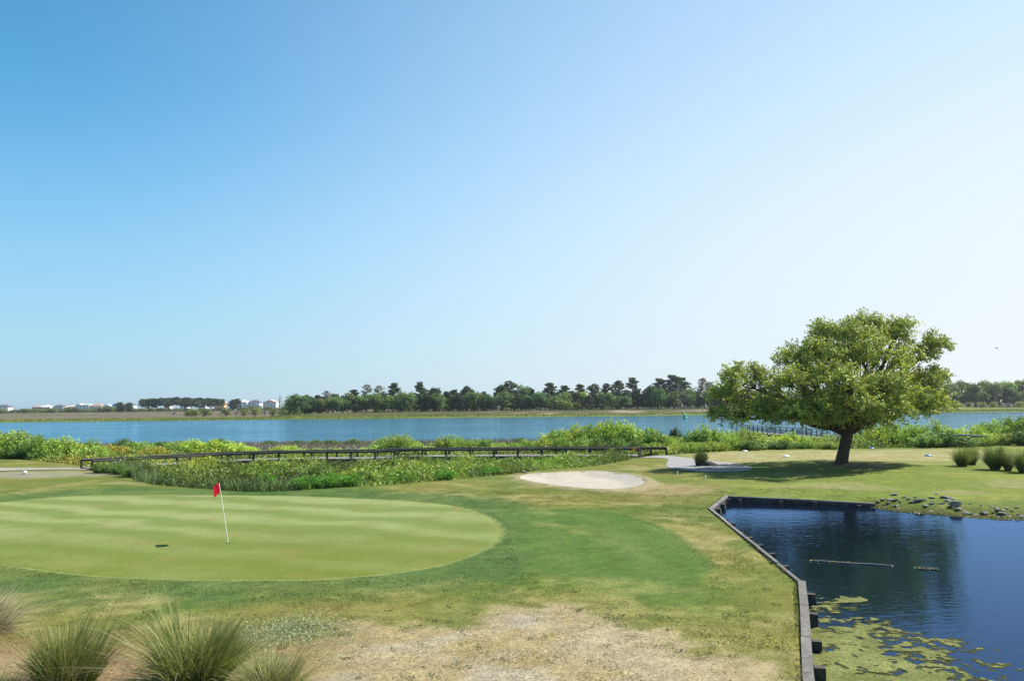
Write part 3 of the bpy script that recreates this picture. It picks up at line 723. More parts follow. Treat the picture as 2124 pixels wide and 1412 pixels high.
# ------------------------------------------------------------------ trees on the far bank
TREES = [  # px, top y, kind, Y
    (581, 821, 'dead', 560), (600, 834, 'bush', 560), (611, 820, 'pine', 545), (622, 832, 'cedar', 520), (635, 812, 'cedar', 515), (652, 834, 'broad', 510), (678, 811, 'thin', 500), (668, 834, 'cedar', 496), (692, 821, 'broad', 485), (710, 826, 'cedar', 500),
    (722, 813, 'broad', 490), (734, 808, 'pine', 505), (753, 821, 'light', 480), (762, 798, 'thin', 505), (786, 800, 'thin', 500), (778, 818, 'cedar', 500), (797, 811, 'cedar', 482), (819, 795, 'pine', 500), (833, 811, 'broad', 500), (850, 811, 'light', 520),
    (871, 793, 'pine', 490), (860, 815, 'cedar', 486), (884, 812, 'cedar', 492), (899, 799, 'cedar', 488), (912, 818, 'broad', 500), (927, 805, 'cedar', 490), (941, 808, 'pine', 500), (955, 818, 'cedar', 498), (970, 796, 'cedar', 488), (991, 811, 'broad', 495), (1006, 812, 'pine', 505), (1022, 828, 'broad', 505),
    (1040, 793, 'cedar', 490), (1057, 791, 'pine', 492), (1068, 803, 'cedar', 488), (1081, 797, 'broad', 495), (1098, 796, 'cedar', 498), (1120, 804, 'round', 476), (1090, 812, 'round', 480), (1141, 794, 'pine', 495), (1150, 812, 'cedar', 492), (1169, 800, 'pine', 498), (1188, 806, 'cedar', 500), (1203, 797, 'pine', 495),
    (1213, 811, 'light', 484), (1232, 797, 'pine', 495), (1246, 812, 'cedar', 490), (1259, 796, 'pine', 500), (1270, 806, 'cedar', 492), (1281, 790, 'pine', 505), (1298, 806, 'cedar', 488), (1310, 784, 'pine', 500), (1321, 799, 'cedar', 484), (1348, 795, 'cedar', 482), (1364, 796, 'round', 476), (1370, 785, 'pine', 500),
    (1397, 778, 'pine', 498), (1386, 804, 'cedar', 492), (1406, 792, 'dead', 478), (1416, 784, 'pine', 502), (1431, 802, 'broad', 495), (1446, 806, 'cedar', 500), (1458, 785, 'thin', 492), (1472, 793, 'thin', 498), (1484, 808, 'cedar', 500), (1500, 800, 'pine', 500), (1520, 806, 'broad', 495), (1545, 800, 'cedar', 500),
    (1575, 802, 'broad', 500), (1605, 800, 'pine', 500), (1640, 805, 'broad', 500), (1675, 803, 'cedar', 500), (1712, 805, 'broad', 500), (1750, 800, 'broad', 500), (1790, 802, 'broad', 500), (1830, 800, 'cedar', 500), (1868, 798, 'broad', 500), (1905, 798, 'broad', 500),
    (1934, 794, 'broad', 500), (1954, 768, 'thin', 485), (1968, 792, 'broad', 490), (1986, 787, 'broad', 500), (2004, 786, 'cedar', 505), (2020, 792, 'broad', 485), (2036, 787, 'broad', 500), (2054, 791, 'broad', 488), (2071, 790, 'broad', 500), (2090, 788, 'light', 490), (2112, 785, 'cedar', 498), (2128, 784, 'broad', 490), (2150, 786, 'broad', 495), (2180, 784, 'broad', 500)]
KIND = {'pine': ('pine_tree', 'tall dark green pine', PINES, 17.0), 'cedar': ('cedar_tree', 'dense dark green cedar', CEDARS, 14.0), 'broad': ('broadleaf_tree', 'mid green leafy tree', BROADS[:2], 12.0),
        'round': ('broadleaf_tree', 'round deep green tree', BROADS[2:], 12.0), 'light': ('broadleaf_tree', 'pale yellow green tree', BROADS[:2], 12.0), 'dead': ('dead_tree', 'bare grey dead tree', DEADS, 14.0),
        'thin': ('pine_tree', 'thin brownish pine', [THINP], 17.0), 'ubroad': ('broadleaf_tree', 'low leafy front-row tree', BROADS, 12.0), 'ucedar': ('cedar_tree', 'low dark front-row cedar', CEDARS, 14.0), 'bbroad': ('broadleaf_tree', 'half hidden back-row tree', BROADS[:2], 12.0), 'bcedar': ('cedar_tree', 'half hidden back-row cedar', CEDARS, 14.0), 'bush': ('bush', 'small scrubby green bush', BUSHF, 4.0)}
for px in range(612, 1500, 10):
    TREES.append((px + random.uniform(-5, 5), random.uniform(812, 828) - (px - 615) * .008, random.choice(['ucedar', 'ubroad', 'ubroad']), random.uniform(474, 490)))
for px in range(1510, 2200, 16):
    TREES.append((px + random.uniform(-5, 5), random.uniform(800, 815), random.choice(['ucedar', 'ubroad', 'ubroad']), random.uniform(474, 486)))
for px in range(640, 1500, 19):
    TREES.append((px + random.uniform(-5, 5), random.uniform(812, 826) - (px - 640) * .008, random.choice(['bcedar', 'bcedar', 'bbroad']), random.uniform(515, 540)))
TREES.sort(); cnt = {}
for (px, ty, kd, Y) in TREES:
    nm, desc, protos, hh = KIND[kd]; cnt[kd] = cnt.get(kd, 0) + 1
    p = AT(px, ty, Y); gz0 = fh1(p[0], Y); hgt_ = p[2] - gz0
    s = hgt_ / hh; w = random.uniform(1.1, 1.45) * (max(1.0, 11 / hgt_) ** .6)
    if kd in ('pine', 'thin'): w = random.uniform(.9, 1.1) / max(s, .6) ** .4
    tint = {'light': (1.7, 1.6, 1.2), 'round': (.9, 1.05, .9)}.get(kd, tuple(np.array([1, 1, 1]) * random.uniform(.8, 1.25) * np.array([random.uniform(.92, 1.12), 1, random.uniform(.9, 1.1)])))
    lab = f'{desc} across the river, {ordn(cnt[kd])} of its kind from the left'
    place(random.choice(protos), nm, (p[0], Y, gz0 - .2), lab, 'bush' if kd == 'bush' else 'tree', 'trees of the far bank wood', random.uniform(0, 6.28), (s * w, s * w, s), tint)
BUSHES = [(390, 850, 560, 'b'), (405, 848, 555, 'b'), (425, 847, 550, 'b'), (362, 852, 560, 'd'), (470, 846, 560, 'b'), (490, 851, 545, 'd'), (505, 848, 550, 'b'), (530, 846, 555, 'b'), (548, 850, 545, 'd'), (565, 846, 550, 'b'), (590, 850, 530, 'b'), (615, 847, 500, 'b'), (640, 842, 490, 'b'), (662, 846, 486, 'b'), (738, 846, 478, 'b'), (780, 846, 476, 'b'),
          (832, 838, 482, 'b'), (850, 845, 474, 'b'), (880, 837, 482, 'b'), (905, 838, 480, 'b'), (930, 838, 480, 'b'), (955, 838, 480, 'b'), (985, 834, 484, 'b'), (1003, 838, 482, 'b'), (1050, 844, 476, 'b'), (1160, 826, 472, 'b'), (1178, 830, 470, 'b'), (1198, 833, 472, 'b'), (1225, 838, 478, 'b'), (1250, 836, 478, 'b'), (1280, 834, 476, 'b'), (1340, 846, 468, 'd'), (1425, 842, 464, 'd'), (1440, 840, 466, 'd'), (1460, 842, 464, 'd'), (1478, 840, 466, 'd'), (1495, 843, 468, 'b'),
          (1960, 832, 462, 'b'), (1985, 834, 458, 'b'), (2010, 833, 460, 'b'), (2035, 834, 458, 'b'), (2060, 833, 456, 'b'), (2090, 834, 458, 'd'), (2115, 832, 460, 'b'), (2140, 832, 460, 'b')]
BUSHES.sort(); cb = {'b': 0, 'd': 0}
for (px, ty, Y, k) in BUSHES:
    cb[k] += 1; p = AT(px, ty, Y); z0 = fh1(p[0], Y); s = max(.35, (p[2] - z0) / 4.0)
    pal = random.uniform(.85, 1.5) if px > 600 else random.uniform(.8, 1.1)
    if k == 'b': place(random.choice(BUSHF), 'bush', (p[0], Y, z0 - .1), f'olive green bush along the far bank, {ordn(cb[k])} of these from left', 'bush', 'bushes along the far river bank', random.uniform(0, 6), (s * 1.1, s * 1.1, s), (pal, pal, pal * .8))
    else: place(BRUSH, 'dead_brush', (p[0], Y, z0 - .1), f'heap of bare grey brush on the far bank, {ordn(cb[k])} from the left', 'brush', 'dead brush on the far bank', random.uniform(0, 6), (s * 1.3, s * 1.3, s))
# row of pines and scrub in front of the beach houses
ci = 0
for i, px in enumerate(np.linspace(294, 462, 22)):
    ci += 1; Y = 930 + random.uniform(-25, 25); ty = 828 - 3.2 * math.sin((px - 290) / 175 * math.pi) + random.uniform(-1.2, 1.5)
    p = AT(px, ty, Y); z0 = fh1(p[0], Y); s = (p[2] - z0) / 17
    place(PINES[random.choice([1, 3])], 'pine_tree', (p[0], Y, z0), f'small far pine in the row before the beach houses, {ordn(ci)} from the left', 'tree', 'far pine row', random.uniform(0, 6), (s * 1.25, s * 1.25, s), (1.1, 1.1, 1.15))
for k_, (px, ty) in enumerate([(483, 829), (491, 827), (268, 835), (250, 834)]):
    p = AT(px, ty, 960); z0 = fh1(p[0], 960); s = (p[2] - z0) / 17
    place(PINES[2], 'pine_tree', (p[0], 960, z0), ['clump pine just right of the orange beach house', 'taller pine further right of the orange beach house', 'lone pine rising over a dark roofed beach house', 'lone pine rising over a grey roofed white beach house'][k_], 'tree', None, k_, (s * 1.5, s * 1.5, s))
ci = 0
for i, px in enumerate(np.linspace(-12, 585, 84)):
    if 26 < px < 32: continue
    ci += 1; px += random.uniform(-3, 3); Y = 990 + random.uniform(-30, 20)
    ty = 849.5 - px * .0075 + random.uniform(-3.2, 1.2) - (2.0 if 200 < px < 280 else 0)
    p = AT(px, ty, Y); z0 = fh1(p[0], Y); s = max(.3, (p[2] - z0) / 4.0); g_ = random.uniform(.5, .95)
    place(random.choice(BUSHF), 'bush', (p[0], Y, z0 - .3), f'low dark scrub bush at the foot of the beach houses, {ordn(ci)} from the left', 'bush', 'scrub before the beach houses', random.uniform(0, 6), (s * 1.5, s * 1.5, s), (g_, g_ * 1.05, g_))

# ------------------------------------------------------------------ beach houses
UC = {}
def unit_cube(mat):
    if mat.name not in UC:
        v = [(x, y, z) for x in (-.5, .5) for y in (-.5, .5) for z in (-.5, .5)]
        f_ = [(0, 1, 3, 2), (4, 6, 7, 5), (0, 4, 5, 1), (2, 3, 7, 6), (0, 2, 6, 4), (1, 5, 7, 3)]
        me = bpy.data.meshes.new('box_' + mat.name); me.from_pydata(v, [], f_); me.update(); me.materials.append(mat); UC[mat.name] = me
    return UC[mat.name]
def box(name, mat, c, size, parent=None, rz=0.0):
    o = link(name, unit_cube(mat), None, parent); o.location = tuple(map(float, c)); o.scale = tuple(map(float, size)); o.rotation_euler = (0, 0, rz); return o
def beam(name, mat, a, b2, w, h, parent=None, roll=0.0):
    a = np.asarray(a, float); b2 = np.asarray(b2, float); d = b2 - a; L = np.linalg.norm(d)
    o = link(name, unit_cube(mat), None, parent); o.location = tuple((a + b2) / 2)
    o.rotation_euler = (roll, -math.asin(d[2] / L), math.atan2(d[1], d[0])); o.rotation_mode = 'XYZ'; o.scale = (L, w, h); return o
def roof_mesh(w, d, h, kind, mat, ov=0.8):
    w2, d2 = w / 2 + ov, d / 2 + ov
    if kind == 'hip':
        r_ = max(0.5, w2 - d2 * .9); v = [(-w2, -d2, 0), (w2, -d2, 0), (w2, d2, 0), (-w2, d2, 0), (-r_, 0, h), (r_, 0, h)]; f_ = [(0, 1, 5, 4), (1, 2, 5), (2, 3, 4, 5), (3, 0, 4), (3, 2, 1, 0)]
    elif kind == 'gable_side':
        v = [(-w2, -d2, 0), (w2, -d2, 0), (w2, d2, 0), (-w2, d2, 0), (-w2, 0, h), (w2, 0, h)]; f_ = [(0, 1, 5, 4), (1, 2, 5), (2, 3, 4, 5), (3, 0, 4), (3, 2, 1, 0)]
    else:
        v = [(-w2, -d2, 0), (w2, -d2, 0), (w2, d2, 0), (-w2, d2, 0), (0, -d2, h), (0, d2, h)]; f_ = [(0, 1, 4), (1, 2, 5, 4), (2, 3, 5), (3, 0, 4, 5), (3, 2, 1, 0)]
    v = v + [(a, b_, c - .35) for a, b_, c in v[:4]]; f_ = f_[:-1] + [(9, 8, 7, 6) if len(v) == 10 else (0, 3, 2, 1)] + [(0, 6, 7, 1), (1, 7, 8, 2), (2, 8, 9, 3), (3, 9, 6, 0)]
    me = bpy.data.meshes.new('roof'); me.from_pydata(v, [], f_); me.update(); me.materials.append(mat); return me
HM = {}
def hm(c):
    if c not in HM: HM[c] = plain('house_paint_%d' % len(HM), lin(*c, 1.08), .7, .05, .3)
    return HM[c]
WHT, CRM, BLU, GRY, ORA, SAL, DRK, PGR, TAN, BRN = (240, 240, 238), (232, 228, 216), (120, 150, 190), (150, 152, 156), (226, 170, 110), (222, 186, 168), (88, 92, 104), (176, 188, 176), (206, 192, 172), (176, 140, 124)
HOUSES = [(-16, 24, 840, WHT, DRK, 'hip', 'white three-storey beach house with dark roof at the far left edge'), (70, 89, 841, BLU, BRN, 'hip', 'blue and white beach house with reddish roof'), (89, 109, 840.5, WHT, CRM, 'hip', 'white beach house with pale roof beside the blue one'),
          (114, 136, 839.5, CRM, DRK, 'hip', 'beach house with dark hipped roof behind a low grey porch house'), (110, 139, 844, GRY, (214, 214, 214), 'hip', 'low grey porch house with pale roof'), (137, 149, 842, TAN, TAN, 'hip', 'small tan roofed beach house'), (147, 161, 840.5, CRM, SAL, 'hip', 'beach house with salmon roof left of the tall white gable'),
          (160, 176, 837.5, WHT, WHT, 'gable', 'tall all-white gabled beach house'), (175, 189, 837, WHT, PGR, 'gable_side', 'white beach house with grey green roof'), (189, 216, 838, CRM, BRN, 'hip', 'wide beach house with brown roof and porch'), (217, 234, 839, WHT, (200, 206, 216), 'gable', 'white beach house with pale blue grey roof'),
          (236, 258, 836, WHT, GRY, 'gable', 'white gabled beach house with grey roof under a lone pine'), (259, 281, 835.5, (214, 222, 230), DRK, 'hip', 'pale blue grey beach house with dark roof'), (343, 356, 838, WHT, CRM, 'hip', 'white house glimpsed through the left of the pine row'), (376, 392, 836, WHT, WHT, 'gable', 'white gabled house glimpsed through the middle of the pine row'),
          (414, 431, 836, WHT, CRM, 'hip', 'white house glimpsed through the right of the pine row'), (447, 468, 830.5, ORA, (236, 200, 166), 'hip', 'orange beach house with peach roof'), (498, 515, 830, WHT, WHT, 'hip', 'white beach house right of the orange house'), (516, 543, 830, WHT, DRK, 'hip', 'white porch house with dark hipped roof'),
          (547, 577, 829.5, WHT, SAL, 'gable', 'white beach house with pale pinkish gable roof'), (592, 603, 829, CRM, DRK, 'hip', 'dark roofed house half hidden behind the first far trees'), (658, 682, 829, WHT, WHT, 'hip', 'white roofed house behind thin pines of the wood'), (829, 842, 823, (214, 222, 230), CRM, 'hip', 'pale house in the gap between two tall pines')]
for (x0, x1, ty, wc, rc, kd, lab) in HOUSES:
    Y = 1120.0 if x0 < 600 else 760.0
    a = AT(x0, ty, Y); b2 = AT(x1, ty, Y); w = (b2[0] - a[0]) * .9; cx = (a[0] + b2[0]) / 2; z0 = fh1(cx, Y) - .3; top = a[2] - z0
    rh = min(top * .24, w * .26); d = 11.0; wh = top - rh
    o = thing('beach_house', (cx, Y, z0), lab, 'house', None, random.uniform(-.12, .12))
    st = wh * .16
    for sx in np.linspace(-.44, .44, 5): box('stilt', M_WHITE, (sx * w, -d * .42, st / 2), (.5, .5, st), o)
    box('foundation', hm(GRY), (0, .5, st / 2), (w * .8, d * .7, st), o)
    wl = box('wall', hm(wc), (0, 0, st + (wh - st) / 2), (w, d, wh - st), o)
    rf = link('roof', roof_mesh(w, d, rh, kd, hm(rc)), None, o); rf.location = (0, 0, wh + .35)
    fl = 3 if wh > 8.5 else 2; fhh = (wh - st) / fl; nw = max(2, int(w / 4.0))
    for k in range(fl):
        for q in range(nw):
            wx = (q + .5) / nw * w - w / 2; wz = st + fhh * (k + .52)
            wn = box('window', M_WHITE, (wx, -d / 2 - .04, wz), (w / nw * .52, .12, fhh * .56), o)
            pn = link('pane', unit_cube(M_GLASS), None, wn); pn.location = (0, -.35, 0); pn.scale = (.84, .6, .86)
    if w > 16:
        for k in range(1, fl):
            zz = st + fhh * k
            box('porch_deck', hm(wc), (0, -d / 2 - 1.0, zz), (w * .96, 1.9, .25), o)
            box('railing', M_WHITE, (0, -d / 2 - 1.9, zz + .8), (w * .96, .1, .18), o)
        for sx in np.linspace(-.47, .47, 4): box('porch_post', M_WHITE, (sx * w, -d / 2 - 1.75, wh / 2), (.3, .3, wh), o)
tag(link('beach_dune', make_mesh('dune', np.array([(-1200, 1060, .5), (200, 1060, .5), (200, 1300, 2.0), (-1200, 1300, 2.0)]), np.array([[0, 1, 2, 3]])), plain('dune_sand', alb(190, 180, 140), .95, .2, .05)), kind='structure')

# ------------------------------------------------------------------ boardwalk
bw_px = [(192, 972, .12), (283, 966.5, .12), (367, 962, .12), (452, 957, .12), (600, 951.5, .12), (700, 951, .12), (786, 950.2, .12), (833, 947, .18), (950, 946, .18), (1060, 945.3, .18), (1180, 944.6, .16), (1281, 944.6, .12), (1326, 945.5, .08)]
bw = np.array([G(a, b_, c) for a, b_, c in bw_px]); bw = smooth_poly(bw, 4, False)
ss = np.r_[0, np.cumsum(np.linalg.norm(np.diff(bw, axis=0), axis=1))]; BL = ss[-1]
def bwp(s):
    p = np.array([np.interp(s, ss, bw[:, k]) for k in range(3)]); q = np.array([np.interp(min(s + .3, BL), ss, bw[:, k]) for k in range(3)]); p0 = np.array([np.interp(max(s - .3, 0), ss, bw[:, k]) for k in range(3)])
    t_ = unit(q - p0); n_ = unit(np.array([-t_[1], t_[0], 0])); return p, t_, n_
BWW = 2.5
bo = thing('boardwalk', (bw[0][0], bw[0][1], 0), 'long grey wooden boardwalk with low dark rails across the marsh', 'boardwalk')
BO = np.array(bo.location)
V = []; Fc = []; o_ = 0; cube_v = np.array([(x, y, z) for x in (-.5, .5) for y in (-.5, .5) for z in (-.5, .5)]); cube_f = np.array([(0, 1, 3, 2), (4, 6, 7, 5), (0, 4, 5, 1), (2, 3, 7, 6), (0, 2, 6, 4), (1, 5, 7, 3)])
def cubes(lst):
    """lst of (centre, x axis, y axis, z axis) with full-length axes -> joined boxes"""
    VV = []; FF = []; o2 = 0
    for c, a, b_, d_ in lst:
        VV.append(np.asarray(c) + cube_v[:, :1] * a + cube_v[:, 1:2] * b_ + cube_v[:, 2:] * d_); FF.append(cube_f + o2); o2 += 8
    return np.vstack(VV), np.vstack(FF)
lst = []
for s in np.arange(0.08, BL, .165):
    p, t_, n_ = bwp(s); c = p + n_ * BWW / 2 - [0, 0, .03] - BO; c = c + [0, 0, random.uniform(-.006, .006)]
    lst.append((c, t_ * .145, n_ * (BWW + random.uniform(-.04, .04)), np.array([0, 0, .05])))
V, Fc = cubes(lst); tag(link('deck_planks', make_mesh('deck_planks', V, Fc), M_DECK, bo), kind='stuff')
step = 2.13; nposts = int(BL / step); step = BL / nposts
for side in (0, 1):
    off = 0.06 if side == 0 else BWW - .06
    prev = None
    for i in range(nposts + 1):
        p, t_, n_ = bwp(i * step); q = p + n_ * off
        gz_ = h1(q[0], q[1]); top = p[2] + .66
        lean = np.array([random.uniform(-.02, .02), random.uniform(-.02, .02), 0])
        beam('post', M_WOODD, q + [0, 0, 0] - [0, 0, p[2] - gz_ + .4] - BO, q + [0, 0, .62] + lean - BO, .14, .14, bo)
        if prev is not None:
            jit = random.uniform(-.015, .015)
            beam('top_rail', M_WOODG, prev + [0, 0, .655] - BO, q + [0, 0, .655 + jit] - BO, .24, .05, bo)
            beam('side_rail', M_WOODD, prev + [0, 0, .555] + n_ * (.09 if side else -.09) - BO, q + [0, 0, .555 + jit] + n_ * (.09 if side else -.09) - BO, .045, .13, bo)
            beam('girder', M_WOODD, prev - [0, 0, .2] - BO, q - [0, 0, .2] - BO, .09, .26, bo)
        prev = q
# far rail runs on past the end of the deck
pE, tE, nE = bwp(BL); prev = pE + nE * (BWW - .06); ends = [AT(1350, 944, prev[1] + .2), AT(1382, 945.5, prev[1] - .1)]
for e in ends:
    e = np.array([e[0], e[1], pE[2]])
    beam('post', M_WOODD, e - [0, 0, .5] - BO, e + [0, 0, .62] - BO, .14, .14, bo)
    beam('top_rail', M_WOODG, prev + [0, 0, .655] - BO, e + [0, 0, .64] - BO, .24, .05, bo)
    beam('side_rail', M_WOODD, prev + [0, .09, .52] - BO, e + [0, .09, .5] - BO, .045, .20, bo); prev = e
sg = pE - tE * 0.5
osn = thing('marker_sign', sg + [0, -.22, .4], 'small square orange marker on the last near post of the boardwalk', 'sign')
box('sign_plate', plain('orange_paint', (0.75, 0.27, 0.03), .5, .05), (0, 0, .2), (.24, .03, .22), osn)
box('sign_border', plain('yellow_paint', (0.75, 0.45, 0.05), .5, .05), (0, .02, .2), (.28, .02, .26), osn)

# ------------------------------------------------------------------ pier in the river
pr = [AT(1700, 908, 104), AT(1655, 902, 112), AT(1600, 897.5, 120), AT(1552, 894.5, 130), AT(1528, 893, 134)]
pr = [np.array([q[0], q[1], .1]) for q in pr]
po = thing('river_pier', (pr[0][0], pr[0][1], 0), 'grey wooden pier with open rails reaching into the river behind the oak', 'pier'); PO = np.array(po.location)
Lp = 0; pts = smooth_poly(np.array(pr), 4, False); sp_ = np.r_[0, np.cumsum(np.linalg.norm(np.diff(pts, axis=0), axis=1))]
def pp_(s): return np.array([np.interp(s, sp_, pts[:, k]) for k in range(3)])
lst = []
for s in np.arange(.1, sp_[-1], .2):
    p = pp_(s); t_ = unit(pp_(min(s + .3, sp_[-1])) - pp_(max(0, s - .3))); n_ = np.array([-t_[1], t_[0], 0]); lst.append((p - PO, t_ * .17, n_ * 2.0, np.array([0, 0, .06])))
V, Fc = cubes(lst); tag(link('deck_planks', make_mesh('pier_planks', V, Fc), M_DECK, po), kind='stuff')
for sd in (-1, 1):
    prev = None
    for s in np.linspace(0, sp_[-1], 17):
        p = pp_(s); t_ = unit(pp_(min(s + .3, sp_[-1])) - pp_(max(0, s - .3))); n_ = np.array([-t_[1], t_[0], 0]); q = p + n_ * sd * .98
        beam('post', M_WOODG, q - [0, 0, 3] - PO, q + [0, 0, 1.0] - PO, .11, .11, po)
        if prev is not None:
            beam('top_rail', M_WOODG, prev + [0, 0, 1.02] - PO, q + [0, 0, 1.02] - PO, .16, .06, po)
            for hh in (.62, .3): beam('side_rail', M_WOODG, prev + [0, 0, hh] - PO, q + [0, 0, hh] - PO, .05, .09, po)
            beam('girder', M_WOODD, prev - [0, 0, .2] - PO, q - [0, 0, .2] - PO, .1, .25, po)
        prev = q

# ------------------------------------------------------------------ pond bulkhead
bk = thing('pond_bulkhead', (WALL[1][0], WALL[1][1], WZ), 'low weathered timber bulkhead along the left and back of the pond', 'retaining wall'); BK = np.array(bk.location)
for i in range(len(WALL) - 1):
    a, b2 = np.array([*WALL[i], 0.0]), np.array([*WALL[i + 1], 0.0]); d = b2 - a; L = np.linalg.norm(d); t_ = d / L; n_ = np.array([t_[1], -t_[0], 0])
    zt = 0.03; cw = .11 if i == 2 else .19; last = i == len(WALL) - 2
    def zs(u): return -.15 * u if last else 0.0
    nseg = max(1, int(round(L / 2.4)))
    for k in range(nseg):
        p0 = a + t_ * (L * k / nseg + random.uniform(.003, .012)); p1 = a + t_ * (L * (k + 1) / nseg - random.uniform(.003, .012)); j = random.uniform(-.014, .014); y0, y1 = random.uniform(-.012, .012), random.uniform(-.012, .012)
        beam('cap_plank', M_CAP, p0 + n_ * (cw * .5 + y0) + [0, 0, zt + j + zs(k / nseg)] - BK, p1 + n_ * (cw * .5 + y1) + [0, 0, zt + j + random.uniform(-.01, .01) + zs((k + 1) / nseg)] - BK, cw, .07, bk, random.uniform(-.04, .04))
    nb = int(L / .2)
    for k in range(nb):
        p = a + t_ * (L * (k + .5) / nb); zk = zs((k + .5) / nb); beam('board', M_WOODD, p + n_ * (.15 + random.uniform(-.01, .01)) + [0, 0, -1.25] - BK, p + n_ * .15 + [0, 0, zt - .045 + zk] - BK, L / nb - .012, .05, bk, 0).rotation_euler[2] = math.atan2(t_[1], t_[0]) + math.pi / 2
    npst = max(1, int(round(L / 1.75)))
    for k in range(npst):
        u = (k + .5) / npst; p = a + t_ * L * u + n_ * .29 + t_ * random.uniform(-.15, .15)
        o = beam('post', M_WOODD, p + [0, 0, -1.5] - BK, p + [random.uniform(-.02, .02), random.uniform(-.02, .02), random.uniform(-.09, .03) + zs(u)] - BK, .19, .19, bk)
        o.rotation_euler[2] = math.atan2(t_[1], t_[0]) + random.uniform(-.12, .12)
# ------------------------------------------------------------------ rocks on the pond edge
def rock_mesh(seed):
    r = np.random.default_rng(seed); bm = bmesh.new(); bmesh.ops.create_icosphere(bm, subdivisions=2, radius=1.0)
    ax = unit(r.normal(size=(11, 3))); off = r.uniform(.4, .8, 11)
    for v in bm.verts:
        c = np.array(v.co)
        for a, q in zip(ax, off):
            d = c @ a
            if d > q: c = c - a * (d - q) * .97
        c = c * (1 + r.normal(0, .05)); v.co = c * [1, .7, .42]
    me = bpy.data.meshes.new('rock'); bm.to_mesh(me); bm.free(); me.materials.append(M_ROCK); return me
ROCKS = [rock_mesh(s) for s in range(6)]
rk = [(1822, 1042, .25), (1832, 1041, .3), (1845, 1042, .35), (1853, 1036, .4), (1858, 1043, .33), (1868, 1045, .22), (1876, 1041, .25), (1884, 1044, .3), (1892, 1048, .32), (1898, 1042, .25), (1906, 1048, .5), (1918, 1047, .3), (1934, 1043, .3), (1944, 1035, .25), (1958, 1043, .5), (1968, 1050, .35), (1973, 1045, .4), (1985, 1056, .65), (2003, 1062, .4), (2012, 1064, .25), (2022, 1066, .3), (2042, 1064, .4), (2058, 1060, .2), (2080, 1066, .4), (2094, 1070, .25), (2110, 1062, .25)]
for k_ in range(34):
    u = random.random(); px = lerp(1818, 2124, u); rk.append((px, np.interp(px, [1815, 1885, 1950, 2010, 2124], [1043, 1050, 1055, 1062, 1068]) + random.gauss(0, 3.5), random.uniform(.12, .32)))
rk.sort()
for i, (px, py, s) in enumerate(rk):
    s *= .62; p = G(px, py, -.22); z = max(h1(p[0], p[1]), WZ - .02)
    o = link('rock', ROCKS[i % 6]); o.location = (p[0], p[1], z + s * .18); o.scale = (s, s, s * random.uniform(.8, 1.1)); o.rotation_euler = (random.uniform(-.2, .2), random.uniform(-.2, .2), random.uniform(0, 6))
    tag(o, f'grey rock on the pond shore, {ordn(i + 1)} along from the bulkhead end', 'rock', 'rocks along the pond shore')
q = G(1472, 967); bme = ROCKS[2].copy(); bme.materials.clear(); bme.materials.append(plain('shaded_boulder_stone', (.05, .048, .05), .85, .4, 6, .2, 0, .6)); o = link('boulder', bme); o.location = (q[0], q[1], h1(q[0], q[1]) + .1); o.scale = (.75, .5, .9); tag(o, 'shaded boulder beside the grass clump on the cart path', 'boulder')  # the shade on the boulder is put into its dark stone colour
q = G(1086, 983); o = link('stone', ROCKS[4]); o.location = (q[0], q[1], h1(q[0], q[1]) + .1); o.scale = (.26, .2, .22); tag(o, 'small dark grey stone at the upper left rim of the bunker', 'stone')

# ------------------------------------------------------------------ flag
hole = G(474, 1125); hz = h1(hole[0], hole[1]) + .014
fl = thing('golf_flag', (hole[0], hole[1], hz), 'red flag on a thin white pole in the hole of the green', 'flag')
tp = AT(454.5, 1001, hole[1]) - np.array([hole[0], hole[1], hz])
V, Fc = tube(np.array([[0, 0, -.08], tp * .5, tp]), [.0125, .011, .009], 8); link('pole', make_mesh('flag_pole', V, Fc, None, True), M_WHITE, fl)
# cloth blowing to the left, hanging and rippled
nu, nv = 22, 14; V = []
for j in range(nv):
    for i in range(nu):
        u = i / (nu - 1); v = j / (nv - 1)
        top = tp * (1 - .005); pole_p = tp * lerp(.995, .83, v)
        x = -u * .37; z = -u * (.15 - .02 * v) - .07 * u * u * (v) + .02 * math.sin(u * 7)
        V.append(pole_p + [x, u * .34 + .06 * math.sin(u * 7.5 + v * 1.6) * u ** .5, z])
idx = np.arange(nu * nv).reshape(nv, nu); Fc = np.stack([idx[:-1, :-1].ravel(), idx[:-1, 1:].ravel(), idx[1:, 1:].ravel(), idx[1:, :-1].ravel()], 1)
M_RED = foliage('red_cloth', .25, .7, .15, (1, .6, .6)); Vr = np.array(V)
link('cloth', make_mesh('flag_cloth', Vr, Fc, np.tile(np.array([[.58, .018, .04]]), (len(Vr), 1)), True), M_RED, fl)
bm = bmesh.new(); bmesh.ops.create_cone(bm, cap_ends=True, segments=20, radius1=.06, radius2=.06, depth=.004)
me = bpy.data.meshes.new('hole'); bm.to_mesh(me); bm.free(); o = link('cup', me, plain('cup_dark', (.01, .01, .01), .9), fl); o.location = (0, 0, .004)

